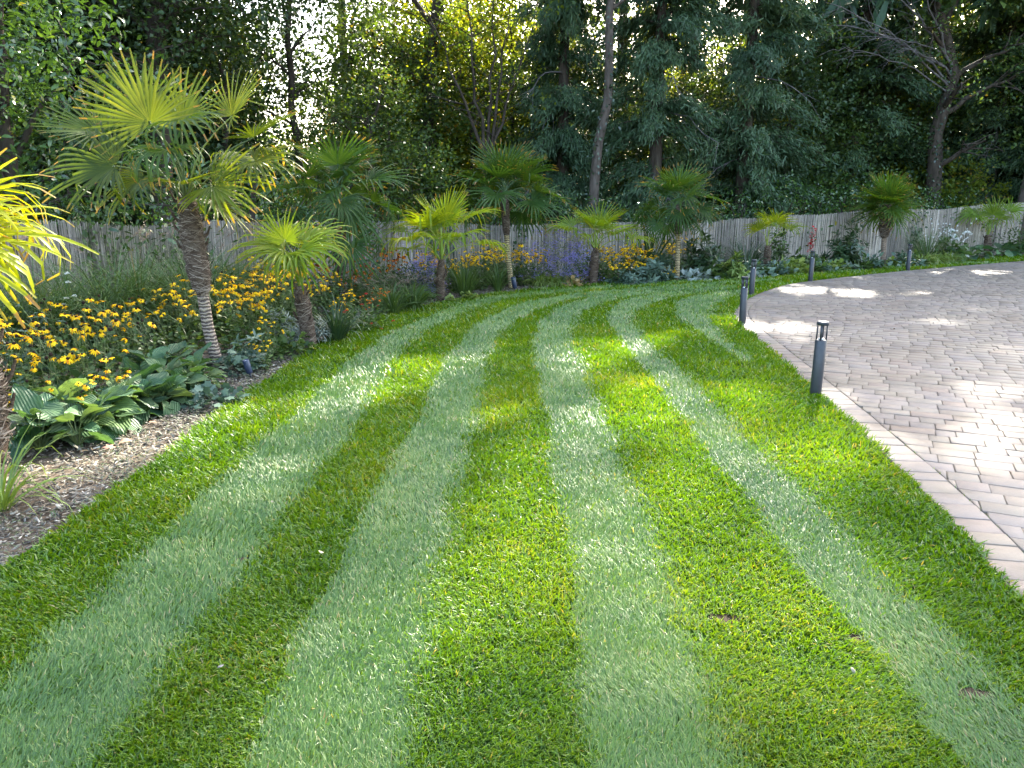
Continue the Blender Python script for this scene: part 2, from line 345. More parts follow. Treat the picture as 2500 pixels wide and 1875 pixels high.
def make_grass():
    rng = RNG(11); mb = MB()
    tiers = [(1.2, 2.6), (2.6, 3.6), (3.6, 5.0), (5.0, 7.0), (7.0, 10.0), (10.0, 14.0), (14.0, 20.0), (20.0, 30.0)]
    for r0, r1 in tiers:
        rm = 0.5 * (r0 + r1); dens = min(28000, 28800 * (2.2 / rm) ** 1.72)
        x0, x1 = max(-2.4, -1.0 * r1), min(20, 1.05 * r1)
        n = int((x1 - x0) * r1 * dens * 1.0)
        done = 0
        while done < n:
            k = min(400000, n - done); done += k
            p = np.stack([rng.uniform(x0, x1, k), rng.uniform(0.9, r1, k)], 1)
            r = np.hypot(p[:, 0], p[:, 1]); az = np.abs(p[:, 0]) / np.maximum(p[:, 1] + 0.9, 0.3)
            p = p[(r >= r0) & (r < r1) & (az < 0.92)]
            ok = (look(FdL, p) > -0.015 + 0.05 * (vnoise(p, 0.09) - 0.35)) & (look(FdR, p) > -0.035 + 0.05 * (vnoise(p + 7, 0.11) - 0.35))
            clump = vnoise(p, 0.045) * 0.6 + vnoise(p, 0.16) * 0.4
            ok &= rng.random(len(p)) < 0.55 + 0.75 * clump
            for c, a, b in BARE:
                ok &= (((p - c) / np.array([a, b])) ** 2).sum(1) > 0.25 + 0.8 * rng.random(len(p))
            p = p[ok]; m = len(p)
            if m == 0: continue
            r = np.hypot(p[:, 0], p[:, 1])
            sv = stripe_value(p)
            T = np.stack([look(FTX, p), look(FTY, p)], 1)
            T = T + np.array([0.0, 0.55]); T /= np.linalg.norm(T, axis=1, keepdims=True)
            sgn = np.where(rng.random(m) < 0.5 + 0.5 * sv * 0.88, 1.0, -1.0)
            ang = np.where(sgn > 0, rng.normal(0.0, 0.48, m), rng.normal(0.0, 0.75, m)) + (vnoise(p, 0.25) - 0.5) * 1.3
            ca, sa = np.cos(ang), np.sin(ang)
            D = np.stack([T[:, 0] * ca - T[:, 1] * sa, T[:, 0] * sa + T[:, 1] * ca], 1) * sgn[:, None]
            lean = np.where(sgn > 0, rng.normal(0.98, 0.19, m), rng.normal(0.86, 0.26, m))
            lean = np.clip(lean, 0.1, 1.4)
            edge = np.minimum(np.clip(look(FdR, p), 0, 0.15), np.clip(look(FdL, p), 0, 0.15)) / 0.15
            ln = rng.uniform(0.024, 0.046, m) * (r / 2.2) ** 0.22 * (0.8 + 0.45 * vnoise(p, 0.3)) * (1.15 - 0.15 * edge)
            wd = 0.00145 * (r / 2.2) ** 0.95 * rng.uniform(0.7, 1.25, m) * np.clip(ln / 0.03, 0.7, 1.3)
            roll = rng.normal(0, np.where(sgn > 0, 0.28, 0.8))
            d3 = np.stack([D[:, 0], D[:, 1], np.zeros(m)], 1); up = V(0, 0, 1)
            side = np.stack([D[:, 1], -D[:, 0], np.zeros(m)], 1)
            l1 = np.clip(lean * 0.75, 0, 1.5); l2 = np.clip(lean * 1.18, 0, 1.56)
            mid = (d3 * np.sin(l1)[:, None] + up * np.cos(l1)[:, None]) * (ln * 0.5)[:, None]
            tip = mid + (d3 * np.sin(l2)[:, None] + up * np.cos(l2)[:, None]) * (ln * 0.5)[:, None]
            nr = d3 * (-np.cos(l1))[:, None] + up * np.sin(l1)[:, None]
            s3 = side * np.cos(roll)[:, None] + nr * np.sin(roll)[:, None]
            base = np.stack([p[:, 0], p[:, 1], np.zeros(m)], 1); w = wd[:, None] * s3
            i = np.arange(m)[:, None] * 5
            v = np.stack([base - w, base + w, base + mid + w * 0.85, base + mid - w * 0.85, base + tip], 1).reshape(-1, 3)
            dry = vnoise(p, 0.75); dry2 = vnoise(p + 31, 0.22)
            rv = np.clip(rng.normal(0.42, 0.17, m) + 0.32 * (dry - 0.5) + 0.30 * (dry2 - 0.5) + 0.10 * (sgn < 0), 0, 0.95)
            rv = np.where(rng.random(m) < 0.012 + 0.05 * np.clip(dry2 - 0.72, 0, 1) * 4, 1.0, rv)
            st = mb.n
            if r0 >= 5.0:
                i4 = np.arange(m)[:, None] * 4
                mb.add(np.stack([base - w, base + w, base + tip + w * .35, base + tip - w * .35], 1).reshape(-1, 3), i4 + np.array([[0, 1, 2, 3]]), rv); continue
            mb.add(v, i + np.array([[0, 1, 2, 3]]), rv)
            mb.f[3].append(st + i + np.array([[3, 2, 4]])); a = np.zeros((m, 2), np.float32); a[:, 0] = rv; mb.a[3].append(a)
    o = link('grass', mb.mesh('grass', M_grass, smooth=False), kind='stuff')
    o['label'] = 'short striped lawn grass, pale and dark mown bands'; o['category'] = 'grass'
    return o
make_grass()
for k_, (c_, a_, b_) in enumerate(BARE):
    rr_ = RNG(90 + k_); an_ = np.linspace(0, 2 * math.pi, 17)[:-1]; q_ = 1 + rr_.normal(0, .18, 16)
    sheet('bare_soil', np.stack([c_[0] + np.cos(an_) * a_ * q_, c_[1] + np.sin(an_) * b_ * q_], 1), 0.004, M_soil)

# ---------------------------------------------------------------- paving
def paver_mat(name, src):
    m, nt, out = mat_new(name)
    if src == 'obj':
        oi = nt.nodes.new('ShaderNodeObjectInfo'); f = oi.outputs['Random']
    else: f = attr(nt, 'rnd')
    col = ramp(nt, f, [(0.0, (0.152, 0.129, 0.108)), (0.16, (0.170, 0.142, 0.117)), (0.3, (0.180, 0.148, 0.108)), (0.45, (0.162, 0.140, 0.110)), (0.6, (0.183, 0.152, 0.117)), (0.75, (0.177, 0.136, 0.104)), (0.88, (0.158, 0.136, 0.119)), (1.0, (0.185, 0.156, 0.116))])
    n1 = noise(nt, 3.0, 5.0, 'Object', 0.62); n2 = noise(nt, 55.0, 5.0, 'Object', 0.7)
    tcs = nt.nodes.new('ShaderNodeNewGeometry'); nw = nt.nodes.new('ShaderNodeTexNoise'); nw.inputs['Scale'].default_value = 0.9; nw.inputs['Detail'].default_value = 4.0
    nt.links.new(tcs.outputs['Position'], nw.inputs['Vector'])
    col = mix(nt, n2, mix(nt, 1.0, col, (0.80, 0.79, 0.78), 'MULTIPLY'), mix(nt, 1.0, col, (1.18, 1.19, 1.20), 'MULTIPLY'))
    col = mix(nt, n1, mix(nt, 1.0, col, (0.86, 0.86, 0.86), 'MULTIPLY'), mix(nt, 1.0, col, (1.12, 1.12, 1.12), 'MULTIPLY'))
    f2 = ramp(nt, nw.outputs['Fac'], [(0.40, (0, 0, 0)), (0.66, (1, 1, 1))])
    col = mix(nt, f2, col, mix(nt, 1.0, col, (0.72, 0.70, 0.67), 'MULTIPLY'))
    ns = nt.nodes.new('ShaderNodeTexNoise'); ns.inputs['Scale'].default_value = 3.1; ns.inputs['Detail'].default_value = 5.0; nt.links.new(tcs.outputs['Position'], ns.inputs['Vector'])
    col = mix(nt, ramp(nt, ns.outputs['Fac'], [(0.56, (0, 0, 0)), (0.72, (1, 1, 1))]), col, mix(nt, 1.0, col, (0.74, 0.74, 0.68), 'MULTIPLY'))
    princ(nt, out, col, 0.66, 0.35, bump(nt, n2, 0.35, 0.004))
    return m
M_pav_o = paver_mat('paver_stone', 'obj'); M_pav_s = paver_mat('paver_stone_far', 'attr')
paving = sheet('paving', np.vstack([RC, [(40, 27.0), (40, -4)]]), -0.006, M_sand)
def clip_poly(poly, p0, n):
    out = []; k = len(poly)
    for i in range(k):
        a, b = poly[i], poly[(i + 1) % k]; da = (a - p0) @ n; db = (b - p0) @ n
        if da >= 0: out.append(a)
        if da * db < 0: out.append(a + (b - a) * (da / (da - db)))
    return out
def poly_area(p):
    p = np.asarray(p); x, y = p[:, 0], p[:, 1]; return 0.5 * np.sum(x * np.roll(y, -1) - y * np.roll(x, -1))
def inset(poly, d):
    n = len(poly); out = []
    for i in range(n):
        a, b, c = poly[i - 1], poly[i], poly[(i + 1) % n]
        e1 = (b - a) / max(np.linalg.norm(b - a), 1e-6); e2 = (c - b) / max(np.linalg.norm(c - b), 1e-6)
        n1 = np.array([-e1[1], e1[0]]); n2 = np.array([-e2[1], e2[0]])
        k = 1 + n1 @ n2
        out.append(b + (n1 + n2) * d / max(k, 0.35))
    return out
def add_paver(mb, poly, z, rnd, tilt=(0, 0)):
    poly = [np.asarray(q, dtype=float) for q in poly]; n = len(poly); c = np.mean(poly, 0)
    lo = poly; tp = inset(poly, 0.004)
    zz = lambda q, o: z + o + (q - c) @ np.asarray(tilt)
    v = [(q[0], q[1], z - 0.03) for q in lo] + [(q[0], q[1], zz(q, -0.003)) for q in lo] + [(q[0], q[1], zz(q, 0)) for q in tp]
    b = mb.n; f = []
    for i in range(n):
        j = (i + 1) % n; f += [[i, j, n + j, n + i], [n + i, n + j, 2 * n + j, 2 * n + i]]
    mb.add(v, f, rnd)
    if n == 4: mb.f[4].append(np.array([[b + 2 * n + i for i in range(4)]])); mb.a[4].append(np.array([[rnd, 0]], np.float32))
    else:
        mb.f[3].append(np.array([[b + 2 * n, b + 2 * n + i, b + 2 * n + i + 1] for i in range(1, n - 1)]))
        mb.a[3].append(np.array([[rnd, 0]] * (n - 2), np.float32))
def make_paving():
    rng = RNG(21); polys = []
    # border course along the lawn edge
    BW = 0.215; tan = np.gradient(RC, axis=0); tan /= np.linalg.norm(tan, axis=1, keepdims=True)
    nr = np.stack([tan[:, 1], -tan[:, 0]], 1)
    s = np.r_[0, np.cumsum(np.linalg.norm(np.diff(RC, axis=0), axis=1))]
    def at(q): return np.array([np.interp(q, s, RC[:, 0]), np.interp(q, s, RC[:, 1])]), nrm(np.array([np.interp(q, s, nr[:, 0]), np.interp(q, s, nr[:, 1])]))
    q = 0.0
    while q < s[-1] - 0.5:
        w = rng.choice([0.14, 0.17, 0.2]); (a, na), (b, nb) = at(q + 0.004), at(q + w - 0.004)
        polys.append([a + na * 0.012, a + na * BW, b + nb * BW, b + nb * 0.012]); q += w
    # field
    u = nrm(np.array([0.905, -0.425])); v = np.array([0.425, 0.905]); ROW = 0.16
    cc, ii, tt = None, None, None
    for r in range(-70, 200):
        x = -12.0 + rng.uniform(0, 0.3)
        while x < 30:
            w = rng.choice([0.13, 0.17, 0.21, 0.26, 0.29], p=[0.12, 0.26, 0.24, 0.26, 0.12]); g = 0.0022
            pts = [u * (x + g) + v * (r * ROW + g), u * (x + w - g) + v * (r * ROW + g), u * (x + w - g) + v * ((r + 1) * ROW - g), u * (x + g) + v * ((r + 1) * ROW - g)]
            x += w
            c = np.mean(pts, 0)
            if not (1.5 < c[0] < 22 and 0.6 < c[1] < 25.5) or abs(c[0]) / (c[1] + 1.2) > 1.0: continue
            pts = [p + rng.normal(0, 0.0015, 2) for p in pts]
            polys.append(pts)
    P = np.array([np.mean(p, 0) for p in polys]); sd, ix, tn = side_dist(P, RC)
    keep = []
    for k, p in enumerate(polys):
        if k < 5 or (np.linalg.norm(P[k] - RC[ix[k]]) < 0.125 and len(keep) == k) : pass
        keep.append(p)
    out = []
    nb = sum(1 for p in polys if np.linalg.norm(np.mean(p, 0) - np.mean(p, 0)) < 0)  # none
    border_n = 0
    for k, p in enumerate(polys):
        if border_n == k and abs(abs(sd[k]) - 0.1135) < 0.03 and sd[k] < 0: 
            out.append(p); border_n += 1; continue
        d = -sd[k]
        if d < BW - 0.16: continue
        if d < BW + 0.3:
            t = tn[ix[k]]; n2 = np.array([t[1], -t[0]])
            p = clip_poly([np.asarray(z) for z in p], RC[ix[k]] + n2 * (BW + 0.007), n2)
            if len(p) < 3 or abs(poly_area(p)) < 0.002: continue
            p2 = [p[0]]
            for z in p[1:]:
                if np.linalg.norm(z - p2[-1]) > 0.012: p2.append(z)
            if np.linalg.norm(p2[0] - p2[-1]) < 0.012: p2.pop()
            if len(p2) < 3: continue
            p = p2
        out.append(p)
    sc_ = []
    for p in out:
        c = np.mean(p, 0); r = np.hypot(*c); f = c[1] * math.cos(PITCH) + CAMH * math.sin(PITCH)
        inside = abs(c[0] / f * FPX) < 1330 and c[1] > 2.2
        sc_.append(abs(poly_area(p)) / r ** 3 if inside else 0)
    order = np.argsort(sc_)[::-1]; top = set(order[:300].tolist())
    far = MB()
    for k, p in enumerate(out):
        if poly_area(p) < 0: p = p[::-1]
        z = 0.006 + rng.normal(0, 0.0016); tilt = rng.normal(0, 0.006, 2)
        if k in top:
            mb = MB(); c = np.mean(p, 0); add_paver(mb, [q - c for q in p], 0, 0.5, tilt)
            link('paver', mb.mesh('paver', M_pav_o), parent=paving, loc=(c[0], c[1], z))
        else: add_paver(far, p, z, rng.random(), tilt)
    o = link('paver_spread', far.mesh('paver_spread', M_pav_s), parent=paving, kind='stuff')
make_paving()
# moss and weeds in the joints at the edge course
def edge_weeds():
    rng = RNG(8); mb = MB(); n = 2600
    k = rng.integers(20, len(RC) - 20, n); t = nrm(np.gradient(RC, axis=0)); nn = np.stack([t[:, 1], -t[:, 0]], 1)
    off = np.abs(rng.normal(0, 0.035, n)) - 0.02; line = rng.random(n) < 0.3
    off = np.where(line, 0.215 + rng.normal(0, 0.005, n), off)
    p = RC[k] + nn[k] * off[:, None] + t[k] * rng.uniform(-.06, .06, n)[:, None]
    sel = (vnoise(p, 0.5) > 0.5) & (p[:, 1] > 1) & (p[:, 1] < 20); p = p[sel]; n = len(p)
    a = rng.uniform(0, 6.28, n); le = rng.uniform(0.4, 1.3, n)
    f = np.stack([np.cos(a) * np.sin(le), np.sin(a) * np.sin(le), np.cos(le)], 1)
    mb.scatter([(-.06, 0, 0), (.06, 0, 0), (.05, .5, .02), (-.05, .5, .02), (0, 1, 0)], [(0, 1, 2, 3), (3, 2, 4)], np.c_[p, np.zeros(n)], frames(f, np.tile(V(0, 0.3, 1), (n, 1))), rng.uniform(0.012, 0.035, n), rng.uniform(.2, .9, n))
    link('joint_weeds', mb.mesh('joint_weeds', M_grass), kind='stuff', label='tufts of green growing in the paving edge joints', cat='weeds')
edge_weeds()

# ---------------------------------------------------------------- mulch on the bed
M_mulch = plain('wood_chip', [(0.0, (0.047, 0.041, 0.032)), (0.35, (0.115, 0.101, 0.081)), (0.65, (0.216, 0.196, 0.155)), (0.9, (0.405, 0.371, 0.304)), (1.0, (0.567, 0.513, 0.419))], 0.9, 0.15, 40, src='attr')
M_clip = leafmat('grass_clippings', [(0, (0.05, 0.09, 0.03)), (1, (0.14, 0.17, 0.08))], 0.25)
def mulch():
    rng = RNG(31); mb = MB(); cl = MB()
    n = 20000; d = np.abs(rng.gamma(1.5, 0.34, n)); k = rng.integers(30, 190, n)
    k = np.clip((rng.beta(1.2, 2.2, n) * 170 + 28).astype(int), 0, len(LC) - 1)
    t = nrm(np.gradient(LC, axis=0)); nn = np.stack([-t[:, 1], t[:, 0]], 1)
    p = LC[k] + nn[k] * (d + 0.005)[:, None] + t[k] * rng.uniform(-.06, .06, n)[:, None]
    sel = (d < 2.6) & (p[:, 0] > -5.4); p = p[sel]; n = len(p)
    r = np.hypot(p[:, 0], p[:, 1])
    a = rng.uniform(0, 6.28, n); el = rng.normal(0, 0.28, n)
    f = np.stack([np.cos(a) * np.cos(el), np.sin(a) * np.cos(el), np.sin(el)], 1)
    up = nrm(np.tile(V(0, 0, 1), (n, 1)) + rng.normal(0, .4, (n, 3)))
    tv = [(-.5, 0, 0), (.5, .1, 0), (.35, 1, 0), (-.3, .9, 0), (-.3, .1, .25), (.3, .8, .25)]
    tf = [(0, 1, 5, 4), (1, 2, 5), (2, 3, 4, 5), (3, 0, 4)]
    L = rng.gamma(2.2, 0.009, n) + 0.012; L = np.minimum(L, 0.085) * (r / 4.0) ** 0.25
    W = rng.uniform(0.006, 0.016, n) * (r / 4.0) ** 0.3
    mb.scatter(tv, tf, np.c_[p, rng.uniform(-.022, 0.004, n)], frames(f, up), np.stack([W, L, np.full(n, 0.012)], 1), np.clip(rng.beta(1.6, 2.2, n), 0, 1))
    link('bark_mulch', mb.mesh('bark_mulch', M_mulch), kind='stuff', label='brown and grey wood chip mulch along the lawn edge', cat='mulch')
    n = 14000; k = rng.integers(28, 160, n); d = np.abs(rng.normal(0.2, 0.3, n))
    p = LC[k] + nn[k] * d[:, None] + t[k] * rng.uniform(-.06, .06, n)[:, None]
    sel = vnoise(p, 0.45) + 0.25 * rng.random(n) > 0.62; p = p[sel]; n = len(p)
    a = rng.uniform(0, 6.28, n); el = rng.normal(0.1, 0.3, n)
    f = np.stack([np.cos(a) * np.cos(el), np.sin(a) * np.cos(el), np.sin(el)], 1)
    cl.scatter([(-.05, 0, 0), (.05, 0, 0), (.04, .5, .08), (-.04, .5, .08), (0, 1, 0)], [(0, 1, 2, 3), (3, 2, 4)], np.c_[p, rng.uniform(-.01, .014, n)], frames(f, np.tile(V(0, 0, 1), (n, 1)) + rng.normal(0, .3, (n, 3))), rng.uniform(.02, .05, n), rng.random(n))
    link('grass_clippings', cl.mesh('grass_clippings', M_clip), kind='stuff', label='thin grass clippings scattered over the mulch', cat='clippings')
mulch()

# ---------------------------------------------------------------- reed screen fence
M_reed = plain('dry_reed', [(0.0, (0.125, 0.110, 0.090)), (0.3, (0.250, 0.219, 0.175)), (0.6, (0.375, 0.331, 0.269)), (0.85, (0.488, 0.425, 0.325)), (1.0, (0.625, 0.562, 0.475))], 0.75, 0.3, 5.0, src='attr', vs=(6, 6, 0.8))
M_wire = plain('wire', [(0, (0.06, 0.055, 0.05)), (1, (0.1, 0.09, 0.08))], 0.6, 0.4, 30)
M_post = plain('fence_post', [(0.3, (0.09, 0.06, 0.04)), (0.7, (0.16, 0.11, 0.075))], 0.85, 0.2, 6, 0.5, 40, vs=(4, 4, 0.6))
def make_fence():
    rng = RNG(41)
    fen = thing('reed_fence', 'weathered grey brown reed screen fence running behind the whole flower border', 'fence', (FC[0][0], FC[0][1], 0))
    o0 = V(FC[0][0], FC[0][1], 0)
    tops = [(-330, 545), (0, 545), (140, 540), (300, 552), (480, 545), (732, 538), (970, 540), (1176, 545), (1300, 548), (1450, 546), (1620, 546), (1700, 545), (1770, 536), (1880, 532), (1927, 526), (2030, 522), (2072, 520), (2100, 516), (2160, 513), (2260, 510), (2330, 506), (2400, 499), (2500, 496), (2700, 485)]
    s = np.r_[0, np.cumsum(np.linalg.norm(np.diff(FC, axis=0), axis=1))]
    def px_of(p): return 1250 + p[0] / (p[1] * math.cos(PITCH) + CAMH * math.sin(PITCH)) * FPX
    tp = np.array(tops, float)
    def top_at(p):
        if p[1] < 8.0: return 1.45
        x = px_of(p); y = np.interp(x, tp[:, 0], tp[:, 1]); return float(AT(x, y, p[1])[2])
    h = np.array([top_at(p) for p in FC]); h = np.convolve(np.pad(h, 6, mode='edge'), np.ones(13) / 13, 'valid')
    # joins between the rolls of screen; one gap with an inclined roll at the corner
    cuts = [0, 4.1, 8.3, 12.0, 15.9, 19.8, 23.3, 26.0, 30.0, 34.5, s[-1]]
    tan = nrm(np.gradient(FC, axis=0))
    for c0, c1 in zip(cuts[:-1], cuts[1:]):
        mb = MB(); q = c0
        base_t = rng.uniform(0.35, 0.6); slant = rng.normal(0, 0.01)
        hoff = rng.normal(0, 0.02)
        px0 = px_of(np.array([np.interp(c0, s, FC[:, 0]), np.interp(c0, s, FC[:, 1])]))
        phase = rng.uniform(0, 6)
        while q < c1 - 0.004:
            r = rng.uniform(0.0042, 0.0085); q += r * 1.75
            p = np.array([np.interp(q, s, FC[:, 0]), np.interp(q, s, FC[:, 1])]); k = min(int(q / 0.05), len(FC) - 1); t = tan[k]; nn = np.array([t[1], -t[0]])
            wob = 0.035 * math.sin(q * 1.1 + phase) + 0.012 * math.sin(q * 5.3) 
            lay = rng.choice([-1, 0, 0, 1]) * 0.007
            b = p + nn * (wob * 0.4 + lay); hh = h[k] + hoff + 0.02 * math.sin(q * 2.1 + phase) + rng.normal(0, 0.012)
            sl = slant + 0.018 * math.sin(q * 0.9 + phase) + rng.normal(0, 0.004)
            d1 = rng.normal(0, 0.006, 2)
            m_ = b + t * sl * hh * 0.5 + d1; e = b + t * sl * hh + nn * (wob * 0.6 + rng.normal(0, 0.006))
            pts = np.array([[b[0], b[1], -0.03], [m_[0], m_[1], hh * 0.5], [e[0], e[1], hh]]) - o0
            tone = base_t + 0.22 * math.sin(q * 3.7 + phase) * math.sin(q * 1.3) + rng.normal(0, 0.2)
            mb.tube(pts, [r, r * 0.95, r * 0.8], 3, float(np.clip(tone, 0, 1)), cap=False)
        o = link('reed_screen', mb.mesh('reed_screen', M_reed, True), parent=fen, kind='stuff')
        for zf in (0.12, 0.37, 0.62, 0.87):
            wb = MB(); qs = np.arange(c0 + 0.05, c1 - 0.05, 0.16)
            pts = []
            for q in qs:
                p = np.array([np.interp(q, s, FC[:, 0]), np.interp(q, s, FC[:, 1])]); k = min(int(q / 0.05), len(FC) - 1); nn = np.array([tan[k][1], -tan[k][0]])
                w_ = (0.035 * math.sin(q * 1.1 + phase) + 0.012 * math.sin(q * 5.3)) * (0.4 + 0.6 * zf) + 0.019
                pts.append([p[0] + nn[0] * w_ - o0[0], p[1] + nn[1] * w_ - o0[1], h[k] * zf + 0.008 * math.sin(q * 7)])
            wb.tube(np.array(pts), 0.0022, 3, 0.5, cap=False)
            link('binding_wire', wb.mesh('binding_wire', M_wire), parent=o)
    for q in np.arange(0.6, s[-1], 1.95):
        p = np.array([np.interp(q, s, FC[:, 0]), np.interp(q, s, FC[:, 1])]); k = min(int(q / 0.05), len(FC) - 1); nn = np.array([tan[k][1], -tan[k][0]])
        pm = MB(); b = p - nn * 0.1; hh = h[k] - 0.08
        pm.tube(np.array([[0, 0, -0.06], [0, 0, hh * .5], [0, 0, hh]]), 0.035, 8)
        link('post', pm.mesh('post', M_post, False), parent=fen, loc=(b[0] - o0[0], b[1] - o0[1], 0))
make_fence()

# ---------------------------------------------------------------- bollard lights
M_bol = plain('anthracite_powder_coat', [(0.3, (0.018, 0.021, 0.026)), (0.7, (0.026, 0.030, 0.036))], 0.42, 0.5, 30, 0.08, 300)
m, nt, out = mat_new('clear_diffuser')
gp = princ(nt, out, (0.9, 0.93, 0.95), 0.12, 0.5); gp.inputs['Transmission Weight'].default_value = 0.9; M_lens = m
M_led = plain('lamp_reflector', [(0, (0.55, 0.57, 0.6)), (1, (0.7, 0.72, 0.75))], 0.3, 0.5, 40, metallic=0.6)
def lathe(mb, prof, n=28, rnd=0.5):
    pr = np.asarray(prof, float); a = np.arange(n) * 2 * math.pi / n
    v = np.stack([pr[:, 0][:, None] * np.cos(a), pr[:, 0][:, None] * np.sin(a), np.repeat(pr[:, 1][:, None], n, 1)], -1).reshape(-1, 3)
    i = np.arange(len(pr) - 1)[:, None] * n; j = np.arange(n)[None]; j2 = (j + 1) % n
    mb.add(v, np.stack([i + j, i + j2, i + n + j2, i + n + j], -1).reshape(-1, 4), rnd)
def bollard_proto():
    r = 0.047
    t = thing('bollard_light', '', 'bollard light', group='dark grey bollard lights along the paving edge')
    b = MB(); lathe(b, [(0.0, 0.0), (r - .001, 0.0), (r, 0.004), (r, 0.478), (r - .003, 0.482), (0.03, 0.483), (0.0, 0.483)]); link('post', b.mesh('post', M_bol, False), parent=t)
    b = MB(); lathe(b, [(0.0, 0.484), (0.026, 0.484), (0.028, 0.490), (0.02, 0.497), (0.0, 0.498)]); link('lamp', b.mesh('lamp', M_led, True), parent=t)
    for k in range(4):
        a = math.pi / 4 + k * math.pi / 2 + 0.25; s = MB(); c = V(math.cos(a) * (r - .009), math.sin(a) * (r - .009), 0.5455)
        fr = np.array([[math.cos(a), math.sin(a), 0], [-math.sin(a), math.cos(a), 0], [0, 0, 1]])
        s.box((0, 0, 0), (0.0055, 0.0085, 0.063), frame=fr); link('strut', s.mesh('strut', M_bol), parent=t, loc=c)
    b = MB(); lathe(b, [(0.0, 0.607), (r - .002, 0.607), (r + .002, 0.610), (r + .002, 0.632), (r - .001, 0.637), (0.0, 0.638)]); link('cap', b.mesh('cap', M_bol, False), parent=t)
    b = MB(); lathe(b, [(r, 0.0), (r + 0.008, 0.0005), (r + 0.008, 0.006), (r + 0.001, 0.010)]); link('base_ring', b.mesh('base_ring', M_bol), parent=t)
    return t
bp = bollard_proto()
for i, ((px, py), lab) in enumerate(zip([(1990, 966), (1812, 790), (1834, 722), (1978, 687), (2216, 661)],
        ['dark grey bollard light standing where the lawn edge runs straight, alone beside big pale pavers', 'dark grey bollard light at the tip of the lawn curve by the paving corner',
         'dark grey bollard light just behind the one at the paving corner', 'dark grey bollard light on the far lawn strip before the red flower spike', 'dark grey bollard light on the far lawn strip beside the ringed palm trunk'])):
    o = bp if i == 0 else copy_tree(bp)
    p = G(px, py); o.location = (p[0], p[1], 0.004); o.rotation_euler = (R_([0.6, -0.8, 0.4, 1.0, -0.3][i]), R_([0.5, 0.4, -0.6, 0.3, 0.8][i]), i * 0.7); o['label'] = lab
# ---------------------------------------------------------------- fan palms
M_frond = leafmat('palm_blade', [(0.0, (0.060, 0.098, 0.020)), (0.5, (0.090, 0.132, 0.024)), (1.0, (0.130, 0.165, 0.032))], trans=0.5, tint=(1.65, 1.45, 0.28), rough=0.46, spec=0.26, tip=(0.93, 1.0, (0.26, 0.15, 0.05)), objcol=True, nscale=2.5)
M_pet = leafmat('palm_petiole', [(0.0, (0.10, 0.14, 0.04)), (1.0, (0.14, 0.17, 0.05))], trans=0.05, rough=0.45, objcol=True)
m, nt, out = mat_new('palm_trunk_rings')
tc = nt.nodes.new('ShaderNodeTexCoord'); wv = nt.nodes.new('ShaderNodeTexWave'); wv.bands_direction = 'Z'; wv.inputs['Scale'].default_value = 9.0
wv.inputs['Distortion'].default_value = 4.5; wv.inputs['Detail'].default_value = 3.0; wv.inputs['Detail Scale'].default_value = 2.2
nt.links.new(tc.outputs['Object'], wv.inputs['Vector'])
col = ramp(nt, wv.outputs['Fac'], [(0.0, (0.055, 0.042, 0.036)), (0.35, (0.15, 0.125, 0.10)), (0.7, (0.26, 0.22, 0.165)), (1.0, (0.33, 0.28, 0.20))])
oi = nt.nodes.new('ShaderNodeObjectInfo'); col = mix(nt, 1.0, col, oi.outputs['Color'], 'MULTIPLY')
col = mix(nt, noise(nt, 9, 4), mix(nt, 1.0, col, (0.65, 0.65, 0.7), 'MULTIPLY'), mix(nt, 1.0, col, (1.25, 1.2, 1.15), 'MULTIPLY'))
princ(nt, out, col, 0.85, 0.2, bump(nt, wv.outputs['Fac'], 0.7, 0.012)); M_ring = m
M_fib = plain('palm_fibre_mat', [(0.25, (0.030, 0.020, 0.014)), (0.5, (0.075, 0.052, 0.036)), (0.8, (0.15, 0.115, 0.085))], 0.95, 0.1, 14, 1.0, 45, vs=(1, 1, 2.2))
M_hair = plain('palm_fibre_hair', [(0.0, (0.05, 0.035, 0.025)), (0.6, (0.15, 0.115, 0.085)), (1.0, (0.30, 0.25, 0.20))], 0.9, 0.15, 10, src='attr')

